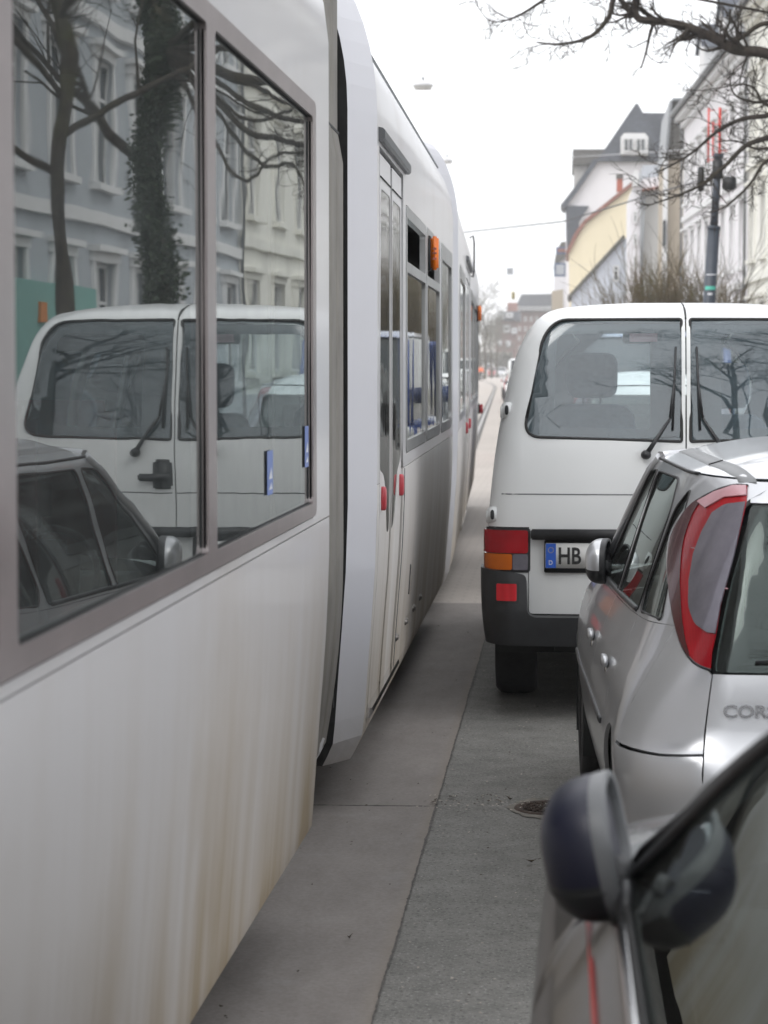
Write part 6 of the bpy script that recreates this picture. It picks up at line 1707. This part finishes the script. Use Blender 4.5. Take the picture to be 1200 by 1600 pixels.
# brown thicket behind the van
def thicket(label, cx, cy, w, h, n, seed, mat='bush', leaves=0, name='bare_shrub', r=.022, maxl=4, group='bare shrubs in the front gardens'):
    root = empty(name, (cx, cy, .1), 0, label, 'shrub', group); T = Tree(seed, .008)
    for i in range(n):
        b = Vector((cx+T.r.uniform(-w*.35, w*.35), cy+T.r.uniform(-.7, .7), .1)); d = Vector(((b.x-cx)*.25+T.r.gauss(0, .12), T.r.gauss(0, .2), 1.6))
        T.grow(b, d, h*(.62+.28*T.r.random()), r, 2, maxl, wob=.16, up=.05, kids=(8, 8, 8, 7, 5), ang=.36)
    o = T.mb.build('branches', M[mat], root, False); o.matrix_parent_inverse = Matrix.Translation((-cx, -cy, -.1))
    if leaves:
        iv = MB(); 
        for _ in range(leaves):
            z = T.r.random(); rr_ = w*.48*math.sqrt(max(.05, 1-z*z*.8)); c0 = Vector((cx+T.r.uniform(-1, 1)*rr_, cy+T.r.gauss(0, .5), .1+z*h*.82)); s_ = T.r.uniform(.03, .06); u = T.rv(); v = u.cross(T.rv()).normalized(); iv.add([c0-u*s_, c0+v*s_, c0+u*s_, c0-v*s_], [(0,1,2,3)])
        o = iv.build('foliage', M['bush'], root, False); o.matrix_parent_inverse = Matrix.Translation((-cx, -cy, -.1))
cxb = at(1046, 470, 56)
thicket('dense tangled brown shrub rising just behind the van roof', cxb.x, 56, 1.1, 3.25, 40, 61, 'bush', 2600)
thicket('bare twiggy shrub in front of the white house, right of the pole', at(1150, 470, 60).x, 60, 1.0, 3.5, 7, 62, 'twig', 0, r=.026)
thicket('low grey-brown shrub hugging the right side of the pole', at(1116, 470, 57).x, 57, .5, 3.1, 8, 63, 'bush', 600)
# trees at the end of the street
for k, (px, Y, h, r, sd) in enumerate(((757, 300, 8.5, .2, 71), (768, 330, 8.0, .2, 72), (777, 345, 7, .16, 73), (748, 280, 9, .22, 74))):
    p = at(px, 575, Y); p.z = 0
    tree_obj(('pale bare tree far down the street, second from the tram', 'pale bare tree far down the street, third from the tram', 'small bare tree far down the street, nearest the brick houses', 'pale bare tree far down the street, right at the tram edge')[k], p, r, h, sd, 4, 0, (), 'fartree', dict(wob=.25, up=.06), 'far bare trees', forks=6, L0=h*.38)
hr = random.Random(8)
mb = MB(); T = Tree(99)
for _ in range(2600):
    px = hr.uniform(748, 800); c0 = at(px, hr.uniform(551, 574), 380+hr.uniform(-3, 3)); c0.z = max(.1, c0.z); s_ = hr.uniform(.15, .3); u = T.rv(); v = u.cross(T.rv()).normalized(); mb.add([c0-u*s_, c0+v*s_, c0+u*s_, c0-v*s_], [(0,1,2,3)])
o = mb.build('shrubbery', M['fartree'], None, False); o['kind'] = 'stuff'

# ================================================================== OTHER VEHICLES
def paint_swap(n): return {M['silver']: M[n]}
def park(src, loc, rz, label, swap, group, sc_=1.0):
    c = copy_tree(src, None, swap); c.location = loc; c.rotation_euler = (0, 0, rz); c['label'] = label; c['group'] = group; c.scale = (1, 1, sc_)
    for ch in [k for k in sc.objects if k.parent == c]:
        if ch.name.startswith('badge_lettering'): bpy.data.objects.remove(ch)
    return c
park(hatch, (.62, 17.0, 0), .02, 'white car parked ahead of the white van, glimpsed through its windows', paint_swap('white'), 'cars parked along the kerb', 1.13)

def far_car(name, label, paint, x, y, rz=0.0, h=1.45, L=4.2, group='cars parked along the kerb', w=.86, van=False):
    """small car: body, glasshouse, wheels and lamps"""
    root = empty(name, (x, y, 0), rz, label, 'van' if van else 'car', group)
    mb = MB(); k = h/1.45
    prof_ = [(0, .35), (.02, .72), (.12, .92*k), (.95, .95*k), (2.8, .93*k), (3.3, .86*k), (4.1, .70*k), (4.2, .40)] if not van else [(0, .35), (.02, .8), (.06, 1.1), (2.9, 1.1), (3.5, 1.05), (4.1, .85), (4.2, .4)]
    rows = []
    for sx in (-1, -.94, -.6, 0, .6, .94, 1):
        rows.append([Vector((sx*w, y_*L/4.2, z_-(.06 if abs(sx) == 1 else 0)-(0 if abs(sx) < 1 else .0)+.03*(1-sx*sx))) for y_, z_ in prof_])
    mb.grid(rows)
    for s in (rows[0], rows[-1]): mb.add([Vector(p) for p in s]+[Vector((s[0].x, s[0].y, .25)), Vector((s[-1].x, s[-1].y, .25))], [list(range(len(s)))+[len(s)+1, len(s)]])
    mb.add([Vector((sx*w, 0, .35)) for sx in (-1, 1)]+[Vector((sx*w, 0, .22)) for sx in (1, -1)], [(0,1,2,3)])
    # roof skin
    zb, zt = (.93*k, h) if not van else (1.10, h)
    g = [(.15, zb), (.55, zt-.05), (.8, zt), (2.0, zt), (2.25, zt-.05), (3.0, zb)] if not van else [(.05, zb), (.14, zt-.06), (.4, zt), (2.9, zt), (3.05, zt-.06), (3.5, zb)]
    rr = []
    for sx in (-1, -.92, 0, .92, 1):
        rr.append([Vector((sx*(w-.24 if not van else w-.12)*1.0, y_*L/4.2, z_+(.03 if abs(sx) < .95 else -.015))) for y_, z_ in g[1:-1]])
    mb.grid(rr)
    for sx in (-1, 1):
        for (y_, z_), (y2, z2) in ((g[0], g[1]), (g[5], g[4])):
            mb.tube([(sx*(w-.08), y_*L/4.2, z_), (sx*(w-.24 if not van else w-.12), y2*L/4.2, z2)], .045, 5)
    mb.build('body', M[paint], root)
    mb = MB(); rows = []
    a = [(-(w-.09), g[0][0], zb-.02), ((w-.09), g[0][0], zb-.02), ((w-.09), g[5][0], zb-.02), (-(w-.09), g[5][0], zb-.02)]
    wt_ = (w-.25 if not van else w-.13); b = [(-wt_, g[1][0]+.06, zt-.03), (wt_, g[1][0]+.06, zt-.03), (wt_, g[4][0]-.06, zt-.03), (-wt_, g[4][0]-.06, zt-.03)]
    s = L/4.2; mb.add([(p[0], p[1]*s, p[2]) for p in a+b], [(0,1,5,4),(1,2,6,5),(2,3,7,6),(3,0,4,7)]); mb.build('windows', M['win'], root)
    for sx in (-1, 1):
        for wy_ in (.75, 3.25):
            mb = MB(); mb.lathe([(0, -.1), (.29, -.1), (.31, -.06), (.31, .06), (.29, .1), (.2, .105), (.18, .08), (0, .08)], 18, 0, Matrix.Translation((sx*(w-.07), wy_*s, .31)) @ Matrix.Rotation(sx*math.pi/2, 4, 'Y')); mb.build('wheel', M['tyre'], root)
        mb = MB(); mb.box((sx*(w-.12)-.09, -.02, .66), (sx*(w-.12)+.09, .04, .86), bev=.02); mb.build('tail_light', M['l_red'], root)
        mb = MB(); mb.box((sx*(w-.16)-.12, 4.12*s-.04, .58), (sx*(w-.16)+.12, 4.2*s+.01, .70), bev=.02); mb.build('headlight', M['l_clear'], root)
        mb = MB(); mb.box((sx*(w+.05)-.07, 2.75*s, .93*k), (sx*(w+.05)+.07, 2.83*s, 1.06*k), bev=.02); mb.build('wing_mirror', M[paint], root)
    return root
row = [('blue_paint', 1.95, True), ('grey_paint', 1.45, False), ('white', 1.5, False), ('red_paint', 1.42, False), ('white', 1.95, True), ('black_paint', 1.45, False), ('white', 1.46, False), ('silver', 1.45, False), ('white', 1.5, False), ('black_paint', 1.5, False), ('white', 1.9, True), ('silver', 1.46, False), ('red_paint', 1.4, False), ('white', 1.45, False)]
names = {'blue_paint': 'blue', 'grey_paint': 'grey', 'white': 'white', 'red_paint': 'red', 'black_paint': 'black', 'silver': 'silver'}
order = ['first', 'second', 'third', 'fourth', 'fifth', 'sixth', 'seventh', 'eighth', 'ninth', 'tenth', 'eleventh', 'twelfth', 'thirteenth', 'fourteenth']
y = 22.6
for i, (pt, h, v) in enumerate(row):
    far_car('parked_van' if v else 'parked_car', '%s %s in the row beyond the white car, %s along the kerb' % (names[pt], 'van' if v else 'car', order[i]), pt, .98+cshift(y+2), y, .035, h, 4.2 if not v else 4.6, van=v)
    y += 6.0 if i < 6 else 8.5
for px, Y, pt, lab, v, h in ((783, 352, 'silver', 'silver car standing across the far end of the street', False, 1.45), (771, 358, 'red_paint', 'red car beside the silver one at the far end of the street', False, 1.42), (763, 366, 'white', 'white van behind the red car at the far end of the street', True, 2.0), (775, 372, 'grey_paint', 'grey car behind the red one at the far end of the street', False, 1.5)):
    p = at(px, 580, Y); far_car('parked_van' if v else 'parked_car', lab, pt, p.x, Y, .0, h, group='cars at the far end of the street', van=v)

# ================================================================== PERSON in an orange jacket far down the street
pc = at(751.5, 580, 262); 
def person(x, y):
    root = empty('person', (x, y, 0), .3, 'person in orange high-visibility jacket and dark trousers at the far tram end', 'person')
    def skin(name, verts, edges, rad, mat, par, sub=1):
        me = bpy.data.meshes.new(name); me.from_pydata(verts, edges, []); o = link(name, me, M[mat], par)
        m = o.modifiers.new('skin', 'SKIN')
        for i, r in enumerate(rad): me.skin_vertices[0].data[i].radius = (r, r*.8)
        me.skin_vertices[0].data[0].use_root = True
        s = o.modifiers.new('sub', 'SUBSURF'); s.levels = sub; s.render_levels = sub
        bpy.context.view_layer.update(); ev = o.evaluated_get(bpy.context.evaluated_depsgraph_get()); m2 = bpy.data.meshes.new_from_object(ev)
        o.modifiers.clear(); o.data = m2; m2.polygons.foreach_set('use_smooth', [True]*len(m2.polygons)); 
        if not m2.materials: m2.materials.append(M[mat])
        return o
    # pelvis, spine, neck, head, arms, legs: one continuous figure
    V = [(0,0,.95), (0,0,1.12), (0,0,1.35), (0,0,1.50), (0,-.01,1.60), (0,-.02,1.76),
         (-.19,0,1.44), (-.25,.02,1.17), (-.24,-.08,.94), (-.24,-.10,.84), (.19,0,1.44), (.25,.02,1.17), (.24,-.08,.94), (.24,-.10,.84),
         (-.10,0,.90), (-.12,-.05,.50), (-.13,.04,.09), (-.14,-.10,.04), (.10,0,.90), (.12,.05,.50), (.13,.06,.09), (.14,-.07,.04)]
    E = [(0,1),(1,2),(2,3),(3,4),(4,5),(2,6),(6,7),(7,8),(8,9),(2,10),(10,11),(11,12),(12,13),(0,14),(14,15),(15,16),(16,17),(0,18),(18,19),(19,20),(20,21)]
    Rr = [.14,.13,.15,.07,.055,.10,.065,.05,.038,.03,.065,.05,.038,.03,.095,.062,.042,.04,.095,.062,.042,.04]
    skin('body', V, E, Rr, 'skin', root)
    skin('jacket', [V[i] for i in (0,1,2,6,7,8,10,11,12)], [(0,1),(1,2),(2,3),(3,4),(4,5),(2,6),(6,7),(7,8)], [.17,.165,.18,.09,.07,.055,.09,.07,.055], 'hivis', root)
    skin('trousers', [(0,0,.93)]+[V[i] for i in (14,15,16,18,19,20)], [(0,1),(1,2),(2,3),(0,4),(4,5),(5,6)], [.15,.11,.078,.062,.11,.078,.062], 'trousers', root)
    mb = MB(); mb.blob((0, 0, 1.80), (.10, .11, .08)); mb.build('hair', M['trousers'], root)
    mb = MB(); mb.blob((-.135, -.03, .04), (.05, .13, .045)); mb.build('shoe', M['plastic'], root); mb = MB(); mb.blob((.135, 0, .04), (.05, .13, .045)); mb.build('shoe', M['plastic'], root)
person(pc.x, 262)
SKY = .12; EXPO = 0.76

HAZE = .0008
mb = MB(); mb.box((-715, -215, -1.05), (715, 1415, 32)); hz = mb.build('haze', [], None); hz['kind'] = 'stuff'
t = NT('haze_air'); pv = t.n('ShaderNodeVolumePrincipled'); pv.inputs['Color'].default_value = (1, 1, 1, 1); pv.inputs['Density'].default_value = HAZE; pv.inputs['Anisotropy'].default_value = .2
t.l(pv.outputs[0], t.out.inputs['Volume']); hz.data.materials.append(t.mat)
# ================================================================== SKY, SUN, CAMERA
w = bpy.data.worlds.new('World'); sc.world = w; w.use_nodes = True
nt = w.node_tree; nt.nodes.clear()
sky = nt.nodes.new('ShaderNodeTexSky'); sky.sky_type = 'NISHITA'; sky.sun_disc = False
SE, SR = 50.0, 222.0
sky.sun_elevation = math.radians(SE); sky.sun_rotation = math.radians(SR); sky.dust_density = 4; sky.air_density = 1.2
hs = nt.nodes.new('ShaderNodeHueSaturation'); hs.inputs['Saturation'].default_value = .16
bg = nt.nodes.new('ShaderNodeBackground'); bg.inputs['Strength'].default_value = SKY
mx = nt.nodes.new('ShaderNodeMix'); mx.data_type = 'RGBA'; mx.inputs['Factor'].default_value = .72; mx.inputs['B'].default_value = (8.9, 9.05, 9.4, 1)   # even cloud deck over the clear-sky glow
wo = nt.nodes.new('ShaderNodeOutputWorld')
nt.links.new(sky.outputs[0], hs.inputs['Color']); nt.links.new(hs.outputs[0], mx.inputs['A']); nt.links.new(mx.outputs['Result'], bg.inputs['Color']); nt.links.new(bg.outputs[0], wo.inputs[0])
sl = bpy.data.lights.new('sun', 'SUN'); sl.energy = 0.5; sl.angle = math.radians(40); sl.color = (1, .97, .93)
so = bpy.data.objects.new('sun', sl); COL.objects.link(so)
# direction towards the sun matches the sky (rotation measured clockwise from +y)
az = math.radians(SR); el = math.radians(SE)
dirv = Vector((math.sin(az)*math.cos(el), math.cos(az)*math.cos(el), math.sin(el)))
so.rotation_euler = dirv.to_track_quat('Z', 'Y').to_euler(); so.location = (0, 0, 30)

cam = bpy.data.cameras.new('camera'); co = bpy.data.objects.new('camera', cam); COL.objects.link(co)
cam.sensor_fit = 'VERTICAL'; cam.sensor_height = 36; cam.sensor_width = 27; cam.lens = F/1600*36
cam.clip_end = 3000; cam.clip_start = .05
R = Matrix((CAM_R, CAM_U, -CAM_F)).transposed(); co.matrix_world = Matrix.Translation((0, 0, CZ)) @ R.to_4x4()
cam.dof.use_dof = True; cam.dof.focus_distance = 8.6; cam.dof.aperture_fstop = 7.0
sc.camera = co
sc.view_settings.view_transform = 'Standard'; sc.view_settings.look = 'None'; sc.view_settings.gamma = 1; sc.view_settings.exposure = EXPO
sc.render.resolution_x = 768; sc.render.resolution_y = 1024
cy = sc.cycles
cy.volume_bounces = 1; cy.max_bounces = 8; cy.transparent_max_bounces = 24; cy.glossy_bounces = 5; cy.diffuse_bounces = 3; cy.transmission_bounces = 6; cy.caustics_reflective = False; cy.caustics_refractive = False
try: cy.use_denoising = True
except Exception: pass
